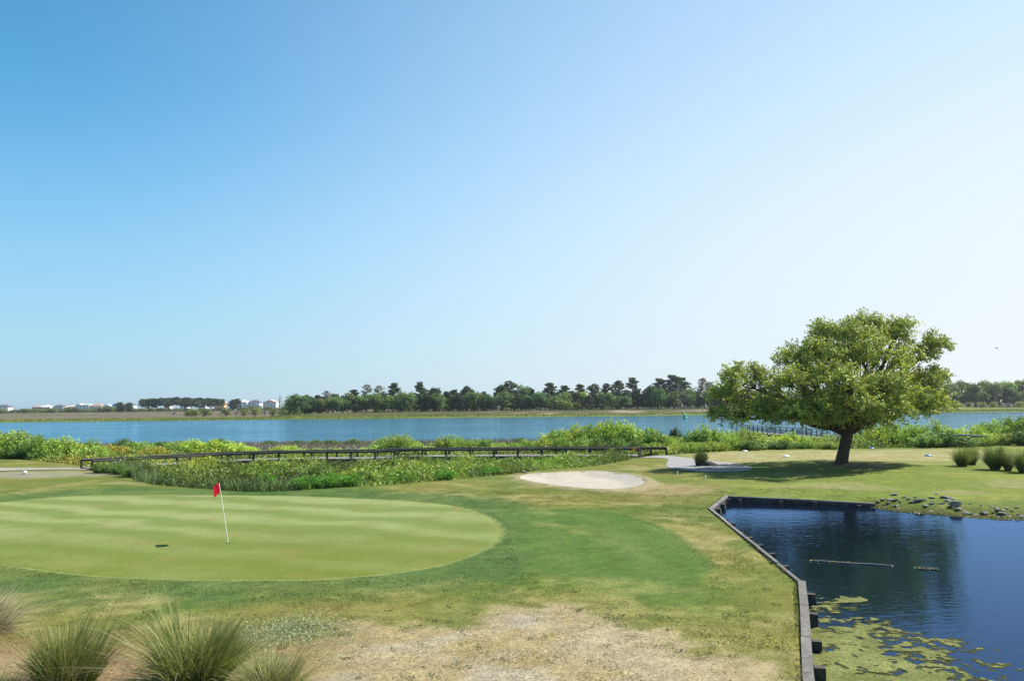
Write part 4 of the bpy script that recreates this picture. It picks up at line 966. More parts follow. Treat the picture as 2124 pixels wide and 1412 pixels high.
# ------------------------------------------------------------------ small course furniture
def marker(px, py, mat, label, r_=.16):
    p = G(px, py); bm = bmesh.new(); bmesh.ops.create_uvsphere(bm, u_segments=16, v_segments=10, radius=r_)
    for v in bm.verts:
        v.co.z = max(v.co.z, -.02) * .55
    me = bpy.data.meshes.new('tee_marker'); bm.to_mesh(me); bm.free()
    for f_ in me.polygons: f_.use_smooth = True
    o = link('tee_marker', me, mat); o.location = (p[0], p[1], h1(p[0], p[1]) + .01); o.scale = (1.15, .9, 1); tag(o, label, 'tee marker', 'tee markers')
M_BLUEP = plain('blue_paint', (.05, .22, .5), .4, .05)
marker(1545, 936.5, M_WHITE, 'white tee marker at the back edge of the tee, left of the oak', .26); marker(1631, 948, M_WHITE, 'white tee marker on the worn turf just left of the oak trunk', .26)
marker(1808, 931, M_BLUEP, 'blue tee marker near the shrubs right of the oak trunk', .24); marker(1925, 945, M_BLUEP, 'blue tee marker left of the right hand grass clumps', .26)
def stake(px, py, hh, mat, label, name='stake', w=.09):
    p = G(px, py); o = thing(name, (p[0], p[1], h1(p[0], p[1]) - .05), label, name)
    V, Fc = tube([[0, 0, 0], [0, 0, hh * .5], [.01, 0, hh], [.01, 0, hh + .03]], [w / 2, w / 2, w / 2, w / 6], 8); link('shaft', make_mesh('stake', V, Fc, None, False), mat, o); return o
stake(1405, 985, .26, M_WHITE, 'short white stake left of the other, below the cart path', w=.07); stake(1463, 994, .26, M_WHITE, 'short white stake at the edge of the oak shadow', w=.07)
stake(850, 1004, .3, plain('brown_paint', (.22, .09, .05), .7), 'short brown stake at the weedy edge of the marsh', w=.06)
wm = stake(51, 984, .14, M_WHITE, 'round white marker on a stub beside the left track', 'marker', .08)
bm = bmesh.new(); bmesh.ops.create_uvsphere(bm, u_segments=14, v_segments=8, radius=.15); me = bpy.data.meshes.new('marker_head'); bm.to_mesh(me); bm.free(); o = link('head', me, M_WHITE, wm); o.location = (0, 0, .2); o.scale = (1, 1, .8)
# navigation buoy
p = AT(1421, 869, 316); bu = thing('channel_buoy', (p[0], 316, -1.25), 'green channel buoy floating by the far side of the river', 'buoy')
MG = plain('buoy_green', (.02, .30, .22), .4, .1)
V, Fc = tube([[0, 0, -.5], [0, 0, .1], [0, 0, .55], [0, 0, .75]], [.9, 1.0, 1.0, .55], 16); link('float', make_mesh('buoy_float', V, Fc, None, True), MG, bu)
V, Fc = tube([[0, 0, .7], [-.15, 0, 1.3], [-.3, 0, 1.9], [-.32, 0, 2.0]], [.62, .5, .38, .1], 12); link('tower', make_mesh('buoy_tower', V, Fc, None, True), MG, bu)
V, Fc = tube([[-.3, 0, 1.9], [-.36, 0, 2.2], [-.45, 0, 2.6]], [.16, .14, .03], 8); link('lantern', make_mesh('buoy_lantern', V, Fc, None, True), plain('lantern_pale', (.55, .6, .45), .4), bu)
# bird
p = AT(2067, 722, 90.0); bd = thing('bird', p, 'tiny dark bird flying in the pale sky at the right', 'bird')
bb, bf = tube([[-.16, 0, 0], [-.1, 0, .01], [0, 0, 0], [.1, 0, -.01], [.17, 0, -.01]], [.004, .028, .035, .026, .006], 8); MB = plain('bird_dark', (.06, .06, .07), .8)
link('body', make_mesh('bird_body', bb, bf, None, True), MB, bd)
for s in (-1, 1):
    V = np.array([[-.05, 0, .02], [.06, 0, .02], [.05, s * .13, .07], [-.04, s * .13, .07], [.0, s * .27, .02], [-.05, s * .27, .01], [-.05, 0, .008], [.06, 0, .008], [.05, s * .13, .06], [-.04, s * .13, .06], [.0, s * .27, .014], [-.05, s * .27, .004]])
    Fc = np.array([[0, 1, 2, 3], [3, 2, 4, 5], [6, 9, 8, 7], [9, 11, 10, 8], [0, 3, 9, 6], [3, 5, 11, 9], [1, 7, 8, 2], [2, 8, 10, 4], [5, 4, 10, 11]]); link('wing', make_mesh('bird_wing', V, Fc), MB, bd)

# ------------------------------------------------------------------ shrubs
SH = [shrub_proto(201), shrub_proto(202, 3, 3.0, 40, 95), shrub_proto(203, 3, 3.8, 52, 85), shrub_proto(204, 3, 3.2, 44, 90, ((0.10, 0.17, 0.04), (0.06, 0.115, 0.03), (0.15, 0.2, 0.05)))]
MOUND = [shrub_proto(211, 1.6, 3.4, 46, 75, ((0.2, 0.235, 0.04), (0.13, 0.18, 0.035), (0.27, 0.28, 0.07)), (.11, .2), 1.2), shrub_proto(212, 1.6, 3.0, 40, 75, ((0.12, 0.18, 0.04), (0.08, 0.13, 0.03), (0.17, 0.22, 0.05)), (.11, .2), 1.1)]
JUN = shrub_proto(221, 2.0, 2.2, 60, 90, ((0.04, 0.075, 0.03), (0.03, 0.055, 0.022), (0.055, 0.09, 0.035)), (.12, .2), .4)
SL = [(15, 890, 84, 3.8, 'g'), (48, 888, 82, 3.6, 'g'), (78, 899, 80, 3.0, 'g'), (104, 904, 80, 3.0, 'g'), (132, 905, 81, 3.4, 'g'), (20, 915, 80.5, 3, 'm'), (60, 925, 80, 3, 'd'), (95, 925, 79, 3, 'm'), (158, 914, 83, 2.6, 'd'), (190, 910, 88, 3, 'g'), (200, 919, 80, 2.6, 'g'), (235, 921, 86, 3.4, 'o'), (270, 915, 92, 3, 'g'), (258, 908, 104, 3, 'd'), (295, 913, 92, 3, 'g'), (320, 925, 84, 3.4, 'o'), (335, 914, 108, 3, 'd'), (355, 920, 94, 3.4, 'g'),
      (375, 912, 100, 3.6, 'm'), (405, 910, 84, 4.0, 'y'), (435, 911, 84, 4.0, 'y'), (465, 915, 84, 4.0, 'y'), (500, 920, 83, 3.6, 'y'), (455, 908, 120, 3, 'd'), (525, 928, 84, 2.5, 'm'), (580, 924, 86, 2.4, 'y'), (600, 921, 88, 2.6, 'y'), (630, 928, 86, 3, 'y'), (665, 929, 85, 3, 'y'), (700, 930, 84, 3, 'm'), (560, 914, 122, 2.4, 'd'), (618, 915, 124, 2.4, 'd'), (655, 914, 125, 2.4, 'd'), (684, 912, 118, 3, 'd'), (733, 911, 124, 2.4, 'd'),
      (775, 922, 84, 2.8, 'g'), (800, 906, 86, 3.2, 'g'), (826, 896, 86, 3.4, 'g'), (848, 905, 86, 3.0, 'g'), (870, 921, 85, 2.8, 'g'), (892, 925, 84, 2.4, 'y'), (918, 905, 88, 2.8, 'g'), (942, 902, 88, 3, 'g'), (963, 909, 87, 2.6, 'g'), (990, 910, 88, 2.6, 'g'), (1010, 908, 88, 2.6, 'g'), (1036, 918, 86, 2.6, 'y'), (1060, 916, 86, 2.6, 'y'), (1082, 911, 118, 2.2, 'd'), (1090, 911, 88, 2.4, 'g'), (1112, 912, 86, 2.6, 'g'), (1138, 895, 84, 3, 'y'), (1152, 888, 85, 3, 'y'),
      (1175, 886, 86, 3, 'y'), (1198, 880, 87, 3.2, 'y'), (1222, 877, 86, 3.2, 'y'), (1248, 875, 88, 3.2, 'y'), (1268, 870, 87, 3.2, 'y'), (1290, 873, 86, 3.2, 'y'), (1312, 880, 85, 3, 'y'), (1344, 884, 85, 3.4, 'y'), (1366, 893, 84, 3, 'g'), (1165, 905, 82, 2.6, 'g'), (1205, 903, 82, 2.6, 'g'), (1240, 905, 82, 2.6, 'd'), (1280, 905, 81, 2.6, 'g'), (1320, 908, 80, 2.6, 'd'), (1355, 915, 79, 2.6, 'y'), (1401, 887, 100, 2.4, 'j'), (1390, 906, 86, 3, 'y'), (1412, 915, 80, 2.8, 'y'), (1436, 890, 84, 3.2, 'g'), (1460, 881, 84, 3.6, 'g'), (1484, 889, 84, 3.2, 'g'),
      (1440, 915, 79, 2.6, 'm'), (1475, 914, 80, 2.8, 'm'), (1510, 893, 86, 3, 'g'), (1520, 908, 82, 2.8, 'm'), (1540, 888, 87, 3.2, 'g'), (1566, 892, 86, 3, 'g'), (1590, 905, 84, 3, 'y'), (1555, 912, 81, 2.8, 'd'), (1612, 898, 86, 3, 'y'), (1640, 896, 86, 3, 'y'), (1664, 904, 85, 3, 'y'), (1690, 903, 86, 3, 'm'), (1715, 901, 86, 3, 'g'), (1740, 904, 85, 3, 'd'), (1620, 915, 82, 2.6, 'd'), (1670, 914, 82, 2.6, 'm'), (1720, 914, 81, 2.6, 'm'), (1775, 894, 86, 3.2, 'g'), (1802, 884, 87, 3.4, 'y'), (1830, 876, 88, 3.6, 'g'), (1858, 872, 88, 3.6, 'g'), (1886, 876, 86, 3.4, 'y'), (1908, 879, 86, 3.2, 'y'),
      (1940, 870, 88, 3.2, 'g'), (1920, 898, 82, 3, 'y'), (1955, 890, 83, 3.4, 'd'), (1976, 884, 85, 3, 'y'), (1998, 899, 84, 3, 'y'), (2020, 877, 88, 3.2, 'y'), (2044, 873, 89, 3.4, 'y'), (2070, 871, 90, 3.4, 'y'), (2094, 864, 90, 3.6, 'g'), (2118, 861, 90, 3.8, 'd'), (2000, 905, 83, 2.8, 'd'), (2045, 900, 84, 2.8, 'm'), (2080, 896, 85, 3, 'g'), (2120, 890, 84, 3.2, 'd'), (2150, 866, 90, 3.6, 'y'), (2185, 868, 92, 3.6, 'g'), (-20, 893, 84, 3.6, 'g'), (-55, 896, 85, 3.4, 'y')]
NAMES = {'g': ('leafy green', SH, 3.0, (1.12, 1.15, 1.05)), 'y': ('bright yellow green', SH, 3.0, (1.5, 1.42, 1.1)), 'm': ('low mounded green', MOUND, 1.6, (.9, 1.0, .9)), 'd': ('dark green', SH[3:], 3.0, (.8, .85, .85)), 'o': ('low reddish olive', MOUND, 1.6, (1.1, .82, .8)), 'j': ('dark rounded evergreen', [JUN], 2.0, (1, 1, 1))}
SL.sort(); cnt = {}
for (px, ty, Y, w, k) in SL:
    desc, protos, ph, tint = NAMES[k]; p = AT(px, ty, Y); z0 = h1(p[0], Y); s = max(.35, (p[2] - z0) / ph)
    cnt[k] = cnt.get(k, 0) + 1; sw = w / 3.2 * random.uniform(1.0, 1.25)
    tv = np.array(tint) * random.uniform(.88, 1.15) * np.array([random.uniform(.92, 1.08), 1, random.uniform(.9, 1.1)])
    place(random.choice(protos), 'shrub', (p[0], Y, z0), f'{desc} shrub on the near bank, {ordn(cnt[k])} of its look from left', 'shrub', 'shrubs along the near river bank', random.uniform(0, 6.28), (sw, sw, s), tuple(tv))
# low bushes standing in the weeds this side of the boardwalk
FB = [(205, 972, 60.5, 1.2, 'd'), (226, 970, 60, 1.4, 'd'), (249, 974, 59, 1.5, 'd'), (275, 976, 57, 1.6, 'g'), (345, 973, 62, 1.6, 'y'), (425, 952, 68, 2.2, 'y'), (390, 962, 66, 2, 'y'), (545, 958, 67, 2.4, 'g'), (600, 965, 62, 2.2, 'g'), (655, 972, 58, 2.4, 'g'), (690, 985, 51, 1.8, 'd'), (740, 978, 55, 2.2, 'y'), (745, 984, 50, 1.8, 'd'), (635, 995, 47.5, 1.8, 'b'), (680, 992, 48, 1.8, 'b'), (725, 992, 48.5, 1.6, 'b'),
      (790, 968, 60, 2.2, 'y'), (830, 985, 51, 1.8, 'b'), (860, 962, 64, 2, 'y'), (892, 953, 66, 2.0, 'g'), (920, 985, 52, 1.6, 'b'), (950, 962, 64, 2, 'g'), (1000, 972, 58, 2, 'd'), (1008, 951, 69, 2, 'g'), (1020, 975, 56, 1.6, 'b'), (1050, 958, 66, 2.2, 'g'), (1090, 960, 65, 2, 'y'), (1130, 958, 66, 2, 'b'), (1165, 958, 66, 1.8, 'b'), (1205, 955, 68, 1.8, 'g'), (1245, 955, 68, 1.6, 'g'), (1275, 954, 69, 1.4, 'd'), (480, 985, 52, 1.6, 'd'), (545, 990, 49.5, 1.6, 'b')]
FB.sort()
for i, (px, ty, Y, w, k) in enumerate(FB):
    p = AT(px, ty, Y); z0 = h1(p[0], Y); s = max(.45, (p[2] - z0 + .3) / 1.6); w *= 1.25; tint = {'d': (.45, .6, .6), 'g': (.8, .9, .8), 'y': (1.15, 1.1, .8), 'b': (.62, 1.05, .5)}[k]
    nmw = {'d': 'dark', 'g': 'green', 'y': 'yellowish', 'b': 'bright green'}[k]
    place(random.choice(MOUND), 'low_bush', (p[0], Y, z0), f'{nmw} low bush in the weeds before the boardwalk, {ordn(i + 1)} from the left', 'bush', 'low bushes before the boardwalk', random.uniform(0, 6.28), (w / 3.2, w / 3.2, s), tint)

# ------------------------------------------------------------------ marsh cover (nobody could count it)
def bw_y(x): return np.interp(x, bw[:, 0], bw[:, 1])
r = np.random.default_rng(77)
def scatter(n, x0, x1, y0, y1): return r.uniform(x0, x1, n), r.uniform(y0, y1, n)
# weeds in front
x, y = scatter(120000, -34, 16, 43, 76); keep = (sdf(LAWN, x, y) < -.25) & (y < bw_y(x) - .1) & (x > bw[0][0] - .3)
x, y = x[keep], y[keep]; z = hgt(x, y); n = len(x); front = sdf(LAWN, x, y); cl = fbm(x, y, 2.2, 3, 71); cl2 = fbm(x, y, 5, 3, 72)
hh = (0.15 + 1.25 * sst(.3, .75, cl)) * sst(.2, 1.4, -front)
C = np.column_stack([x, y, z + r.uniform(.05, 1, n) ** .6 * hh]); colr = rcol(n, [(0.155, 0.215, 0.04), (0.105, 0.165, 0.035), (0.21, 0.25, 0.05)], .12, r) * (0.35 + 1.2 * sst(.3, .7, cl2))[:, None]
D = r.normal(size=(n, 3)) * .7 + [0, 0, .7]
V, Fc, Cl = cards(C, D, r.uniform(.14, .26, n), r.uniform(.06, .12, n), colr, r, .2, np.tile([0., -.3, 1.], (n, 1)), .8); tag(link('marsh_weeds', make_mesh('marsh_weeds', V, Fc, Cl), M_LEAF), 'mixed green weeds filling the marsh before the boardwalk', 'weeds', kind='stuff')
# reeds
x, y = scatter(150000, -34, 14, 43, 74); dl = sdf(LAWN, x, y)
dens = np.where(x < -9, .8 * (1 - sst(1.5, 6, -dl)), .10 * (1 - sst(1, 4, -dl))) * sst(.3, .6, fbm(x, y, 2.5, 3, 73)) + .03
keep = (dl < -.2) & (y < bw_y(x) - .3) & (x > bw[0][0] + .5) & (r.random(len(x)) < dens); x, y = x[keep], y[keep]; n = len(x)
B = np.column_stack([x, y, hgt(x, y) - .05]); L = r.uniform(.6, 1.25, n) * (0.7 + .5 * fbm(x, y, 3, 2, 74)); colr = rcol(n, [(0.09, 0.15, 0.06), (0.13, 0.18, 0.075), (0.17, 0.2, 0.08)], .2, r)
V, Fc, Cl = blades(B, r.normal(0, .16, (n, 3)) + [0, 0, 1], L, r.uniform(.025, .05, n), r.uniform(.02, .3, n), colr, 2, r); tag(link('marsh_reeds', make_mesh('marsh_reeds', V, Fc, Cl), M_BLADE), 'blue green reeds standing along the marsh edge behind the green', 'reeds', kind='stuff'); print('reeds', n)
# undergrowth behind the boardwalk
x, y = scatter(150000, -75, 75, 66, 108); dl = sdf(LAWN, x, y)
off = np.where((x > bw[0][0]) & (x < bw[-1][0] + 2), bw_y(x) + BWW + .2, 0); pr_ = 1 - sst(80, 92, y + (fbm(x, y, 12, 3, 81) - .5) * 14 + np.where(x > 22, -10, 0))
keep = (dl < -.15) & (y > off) & (r.random(len(x)) < pr_); x, y = x[keep], y[keep]; n = len(x); cl = fbm(x, y, 3, 3, 82); c2 = fbm(x, y, 7, 3, 83)
hh = (.45 + .95 * cl) * sst(.1, 1.5, -sdf(LAWN, x, y)) + .1; C = np.column_stack([x, y, hgt(x, y) + r.uniform(.02, 1, n) ** .6 * hh])
colr = rcol(n, [(0.18, 0.25, 0.05), (0.12, 0.185, 0.04), (0.27, 0.29, 0.065)], .15, r) * (.55 + .9 * c2)[:, None]; colr = lerp(colr, colr * [1.35, .8, .75], sst(.55, .7, fbm(x, y, 6, 3, 84))[:, None])
V, Fc, Cl = cards(C, r.normal(size=(n, 3)) * .7 + [0, 0, .6], r.uniform(.16, .3, n), r.uniform(.08, .15, n), colr, r, .2, np.tile([0., -.3, 1.], (n, 1)), .8); tag(link('bank_undergrowth', make_mesh('bank_undergrowth', V, Fc, Cl), M_LEAF), 'tangled green undergrowth between the shrubs beyond the boardwalk', 'undergrowth', kind='stuff'); print('under', n)
# brown marsh grass towards the river
x, y = scatter(95000, -95, 70, 80, 136); pr_ = sst(80, 92, y + (fbm(x, y, 10, 3, 85) - .5) * 16); keep = (r.random(len(x)) < pr_) & (sdf(LAWN, x, y) < -2); x, y = x[keep], y[keep]; n = len(x)
B = np.column_stack([x, y, hgt(x, y) - .05]); L = r.uniform(.5, 1.0, n) * (.6 + .8 * fbm(x, y, 4, 3, 86)); colr = rcol(n, [(0.20, 0.165, 0.145), (0.145, 0.115, 0.105), (0.24, 0.21, 0.165)], .18, r); colr = lerp(colr, colr * [.6, .95, .45], (.7 * sst(.55, .68, fbm(x, y, 7, 3, 87)))[:, None])
V, Fc, Cl = blades(B, r.normal(0, .2, (n, 3)) + [0, 0, 1], L, r.uniform(.05, .10, n), r.uniform(.02, .25, n), colr, 2, r); tag(link('marsh_grass', make_mesh('marsh_grass', V, Fc, Cl), M_BLADE), 'purplish brown marsh grass along the near river edge', 'marsh grass', kind='stuff')
# spartina on the far shore
x, y = scatter(26000, -330, 330, 402, 470); keep = (y - (404 + (fbm(x, x * 0, 60, 3, 61) - 0.5) * 16) > 1); x, y = x[keep], y[keep]; n = len(x)
B = np.column_stack([x, y, fh(x, y) - .05]); colr = rcol(n, [(0.17, 0.19, 0.05), (0.13, 0.155, 0.045), (0.21, 0.22, 0.07)], .15, r) * (.7 + .6 * fbm(x * .3, y, 12, 3, 88))[:, None]
s_ = y - (404 + (fbm(x, x * 0, 60, 3, 61) - 0.5) * 16); keep = (s_ < 26 + (x < -110) * 40); B, colr = B[keep], colr[keep]; n = len(B)
V, Fc, Cl = blades(B, r.normal(0, .25, (n, 3)) + [0, 0, 1], r.uniform(.5, .95, n), r.uniform(.3, .6, n), .1, colr, 2, r); tag(link('cordgrass', make_mesh('cordgrass', V, Fc, Cl), M_BLADE), 'strip of yellow green cordgrass along the far river shore', 'cordgrass', kind='stuff')
# driftwood
p = AT(748, 930, 92); dw = thing('driftwood', (p[0], 92, h1(p[0], 92) + .3), 'bleached forked driftwood lying in the brown marsh grass', 'driftwood')
tw = []
for (a, b2) in [((-2.2, 0, .1), (2.3, .3, .9)), ((-.6, 0, .3), (-1.6, .2, 1.3)), ((.4, 0, .5), (.9, -.3, 1.5)), ((1.2, 0, .7), (2.6, .4, 1.5)), ((-.2, 0, .4), (.6, .5, -.1)), ((-1.4, 0, .2), (-2.6, .3, .9))]: tw.append(tube(curve(np.array(a), np.array(b2), .12, 6, .06), np.linspace(.10, .03, 6), 6))
V, Fc, _ = merge(tw); V = V * .62; link('branches', make_mesh('driftwood', V, Fc, None, True), plain('bleached_wood', (.5, .46, .42), .9, .15), dw)
# fallen log on the right
a, b2 = AT(1978, 903, 80.6), AT(2050, 905, 80.2); lg = thing('rail_log', (a[0], a[1], h1(a[0], a[1])), 'pale weathered log lying across the shrubs behind the right lawn', 'log')
V, Fc = tube(curve(a - np.array(lg.location), b2 - np.array(lg.location), .05, 6, .03), [.09, .11, .1, .1, .08, .06], 8); link('log_body', make_mesh('log', V, Fc, None, True), M_DEAD, lg)
V, Fc = tube(curve(lerp(a, b2, .35) - np.array(lg.location) - [0, 0, .22], lerp(a, b2, .8) - np.array(lg.location) - [0, 0, .1], .03, 5, .02), [.05, .06, .06, .05, .03], 6); link('branch', make_mesh('log_branch', V, Fc, None, True), M_DEAD, lg)

# ------------------------------------------------------------------ ornamental grass clumps
def clump_mesh(seed, n, Lr, spread, cs, w, tips, arch=(.15, .6)):
    r = np.random.default_rng(seed); nc = 9; ca = r.uniform(0, 6.28, nc); cr = r.uniform(.03, .42, nc); g = r.integers(0, nc, n)
    cen = np.column_stack([np.cos(ca) * cr, np.sin(ca) * cr]); lean = cen * .7 + r.normal(0, .13, (nc, 2)); hk = r.uniform(.75, 1.15, nc)[g]
    a = r.uniform(0, 6.28, n); q = r.uniform(0, 1, n) ** .6
    B = np.column_stack([cen[g, 0] + np.cos(a) * q * .13, cen[g, 1] + np.sin(a) * q * .13, np.zeros(n) - .03]); a2 = a + r.normal(0, .6, n); tl = q * spread * r.uniform(.3, 1.3, n)
    D = np.column_stack([np.cos(a2) * tl + lean[g, 0], np.sin(a2) * tl + lean[g, 1], np.ones(n)]); L = r.uniform(*Lr, n) * (1 - .3 * q) * hk * np.where(r.random(n) < .15, .6, 1)
    return blades(B, D, L, r.uniform(w * .7, w * 1.3, n), r.uniform(*arch, n) * (.3 + q), rcol(n, cs, .34, r), 4, r, np.tile(np.array(tips), (n, 1)) * r.uniform(.7, 1.3, n)[:, None])
GRN = [(0.15, 0.185, 0.035), (0.10, 0.14, 0.028), (0.19, 0.22, 0.05), (0.23, 0.215, 0.09)]; STR = [(0.24, 0.20, 0.12), (0.17, 0.16, 0.07), (0.29, 0.24, 0.15)]
r = np.random.default_rng(501)
def clump(px, py, hpx, seed, n, cs, tips, label, w=.009, spread=.75, sx=1.0, arch=(.15, .6), extra=0):
    p = G(px, py); z = h1(p[0], p[1]); d = p[1]; Ht = hpx * d / F
    o = thing('grass_clump', (p[0], p[1], z), label, 'grass clump', 'ornamental grass clumps', 0, (sx, sx, 1))
    V, Fc, Cl = clump_mesh(seed, n, (Ht * .75, Ht * 1.2), spread, cs, w, tips, arch); link('blades', make_mesh('clump_blades', V, Fc, Cl), M_BLADE, o)
    if extra:
        k = 900; a_ = r.uniform(0, 6.28, k); q_ = r.uniform(.1, .75, k) * Ht * .6; B = np.column_stack([np.cos(a_) * q_, np.sin(a_) * q_, np.full(k, .01)]); V, Fc, Cl = blades(B, np.column_stack([np.cos(a_) + r.normal(0, .8, k), np.sin(a_) + r.normal(0, .8, k), r.uniform(.05, .45, k)]), r.uniform(.12, .4, k), r.uniform(.008, .016, k), .25, rcol(k, [(.24, .19, .11), (.17, .12, .07), (.3, .25, .16)], .25, r), 2, r)
        tag(link('thatch', make_mesh('clump_thatch', V, Fc, Cl), M_BLADE, o), kind='stuff')
        V, Fc, Cl = clump_mesh(seed + 50, extra, (Ht * 1.0, Ht * 1.35), spread * 1.25, STR, w * .75, (.34, .29, .2), (.35, .9)); link('seed_stalks', make_mesh('clump_stalks', V, Fc, Cl), M_BLADE, o)
    return o
ST = (.23, .24, .085)
clump(392, 1425, 182, 301, 2900, GRN, ST, 'largest foreground grass clump, green and tousled, left of centre', .018, .5, 1.0, (.1, .6), 160)
clump(132, 1425, 150, 302, 2300, GRN, ST, 'dark green foreground grass clump second from the left', .018, .42, .85, (.08, .45), 120)
clump(552, 1440, 92, 303, 1400, GRN + STR[:1], ST, 'low straw and green grass clump at the bottom edge beside the dry ground', .016, .9, 1.0, (.2, .7), 300)
clump(-6, 1440, 60, 304, 900, GRN + STR, ST, 'thin straw coloured grass clump in the bottom left corner', .008, .9, 1.0, (.2, .7), 260)
clump(-52, 1318, 120, 305, 1500, STR, (.42, .36, .28), 'pale feathery grass clump cut by the left edge', .012, .9, 1.1, (.25, .9), 400)
clump(1449, 966, 40, 306, 1600, [(0.05, 0.085, 0.025), (0.08, 0.12, 0.035), (0.11, 0.12, 0.05)], (.14, .15, .06), 'dark upright grass clump on the cart path', .03, .42, 1.0, (.03, .2))
clump(1996, 968, 52, 307, 1800, [(0.10, 0.15, 0.04), (0.15, 0.19, 0.06)], (.24, .27, .09), 'rounded grass clump standing alone on the right lawn', .03, .55, .75, (.2, .6)); clump(2014, 964, 46, 308, 1500, [(0.10, 0.15, 0.04), (0.15, 0.19, 0.06)], (.24, .27, .09), 'smaller grass clump leaning against the lone one on the right lawn', .03, .5, .6, (.2, .6))
clump(2063, 975, 64, 309, 2000, [(0.09, 0.135, 0.04), (0.13, 0.17, 0.05)], (.17, .2, .07), 'tall dark based grass clump left of the pair at the right edge', .03, .5, .7, (.2, .6)); clump(2092, 976, 54, 310, 1700, [(0.13, 0.16, 0.05), (0.17, 0.19, 0.07)], (.25, .24, .1), 'yellowish grass clump next to the right edge', .03, .5, .65, (.2, .6)); clump(2122, 980, 62, 311, 1900, [(0.09, 0.135, 0.04), (0.13, 0.17, 0.05)], (.17, .2, .07), 'dark green grass clump cut by the right edge', .03, .5, .75, (.2, .6))

# ------------------------------------------------------------------ pond algae and floating poles
x = np.arange(4.5, 11.0, .028); y = np.arange(13.2, 21.5, .028); AX, AY = np.meshgrid(x, y); dp = sdf(POND, AX, AY)
wx = AX + .7 * (fbm(AX, AY, 1.2, 3, 93) - .5); wy = AY + .5 * (fbm(AX, AY, 1.2, 3, 94) - .5)
dens = 0.64 - 0.13 * np.maximum(0, dp - 1.1 - .3 * np.maximum(0, 17.4 - AY)) - .045 * np.maximum(0, AY - 15.6) - .05 * np.maximum(0, AY - 18.2)
nn = .56 * fbm(wx * .62 + wy * .2, wy * 1.35, .9, 4, 95) + .44 * fbm(AX, AY, .16, 4, 96)
m0 = G(1725, 1243, WZ); m1 = G(1765, 1283, WZ)
mask = (nn < dens) & (dp > .2) | ((nn < .52) & (dp > .25) & ((np.hypot((wx - m0[0]) / .85, (wy - m0[1]) / .5) < 1) | (np.hypot((wx - m1[0]) / .55, (wy - m1[1]) / .22) < 1)))
mask2 = (nn < dens + .06) & (dp > .2) & ~mask
mask = mask | mask2; ii, jj = np.nonzero(mask); n = len(ii); deep = mask2[ii, jj]; zz = WZ + .004 + .012 * fbm(AX, AY, .15, 2, 97)
cx_, cy_ = AX[ii, jj], AY[ii, jj]; hs = .0148; zc = np.where(deep, WZ + .002, zz[ii, jj])
V = np.stack([np.column_stack([cx_ + a * hs, cy_ + b_ * hs, zc]) for a, b_ in ((-1, -1), (1, -1), (1, 1), (-1, 1))], 1).reshape(-1, 3); V[:, :2] += .014 * (np.column_stack([fbm(V[:, 0] * 9, V[:, 1] * 9, 1, 2, 98), fbm(V[:, 0] * 9, V[:, 1] * 9, 1, 2, 99)]) - .5)
colr = lerp(np.array([[.085, .095, .024]]), np.array([[.19, .20, .07]]), fbm(cx_, cy_, .5, 3, 92)[:, None]); colr = lerp(colr, np.array([[.28, .27, .22]]), (.8 * sst(.56, .66, fbm(cx_, cy_, 1.6, 3, 90)) * sst(14.5, 13.4, cy_))[:, None]) * r.uniform(.75, 1.2, n)[:, None]; colr = np.where(deep[:, None], colr * [.32, .34, .3], colr)
tag(link('pond_algae', make_mesh('pond_algae', V, np.arange(4 * n).reshape(n, 4), np.repeat(colr, 4, 0)), turf_mat('algae', .8)), 'patchy yellow green algae mats floating by the near bulkhead', 'algae', kind='stuff'); print('algae', n)
# scum line on the rocky shore
sp_pts = np.array(SHORE); tot = smooth_poly(sp_pts, 40, False); k = r.integers(0, len(tot), 9000); q = tot[k] + r.normal(0, .16, (9000, 2)); q[:, 1] += .12
zq = np.maximum(hgt(q[:, 0], q[:, 1]), WZ) + .006; C = np.column_stack([q, zq]); V, Fc, Cl = cards(C, r.normal(size=(9000, 3)) * [1, 1, .25], r.uniform(.04, .14, 9000), r.uniform(.03, .07, 9000), rcol(9000, [(.15, .16, .05), (.09, .09, .035), (.19, .18, .09)], .2, r), r)
tag(link('shore_scum', make_mesh('shore_scum', V, Fc, Cl), M_LEAF), 'yellowish weed and scum along the rocky pond shore', 'weeds', kind='stuff')
def floater(p0, p1, rad, label):
    a, b2 = G(*p0, WZ), G(*p1, WZ); o = thing('floating_pole', (a[0], a[1], WZ), label, 'pole')
    P_ = curve([0, 0, .01], b2 - a, .005, 8, .01); V, Fc = tube(P_, np.full(8, rad), 7); link('pole_body', make_mesh('pole', V, Fc, None, True), M_WOODG, o)
    kk = 90; t_ = r.uniform(0, 1, kk) ** 1.5; C = lerp(np.array([0, 0, .03]), b2 - a + [0, 0, .03], t_[:, None]) + r.normal(0, .05, (kk, 3)) * [1, 1, .15]
    V, Fc, Cl = cards(C, r.normal(size=(kk, 3)) * [1, 1, .2], r.uniform(.04, .1, kk), r.uniform(.02, .05, kk), rcol(kk, [(.12, .14, .04), (.18, .18, .07)], .2, r), r); tag(link('weed_fringe', make_mesh('pole_weed', V, Fc, Cl), M_LEAF, o), kind='stuff')
floater((1682, 1163), (1852, 1174), .03, 'long pole with green weed floating in the middle of the pond'); floater((1904, 1179), (1946, 1182), .03, 'short weedy pole floating right of the long one'); floater((1527, 1126), (1552, 1128), .025, 'short pale stick floating against the diagonal bulkhead')

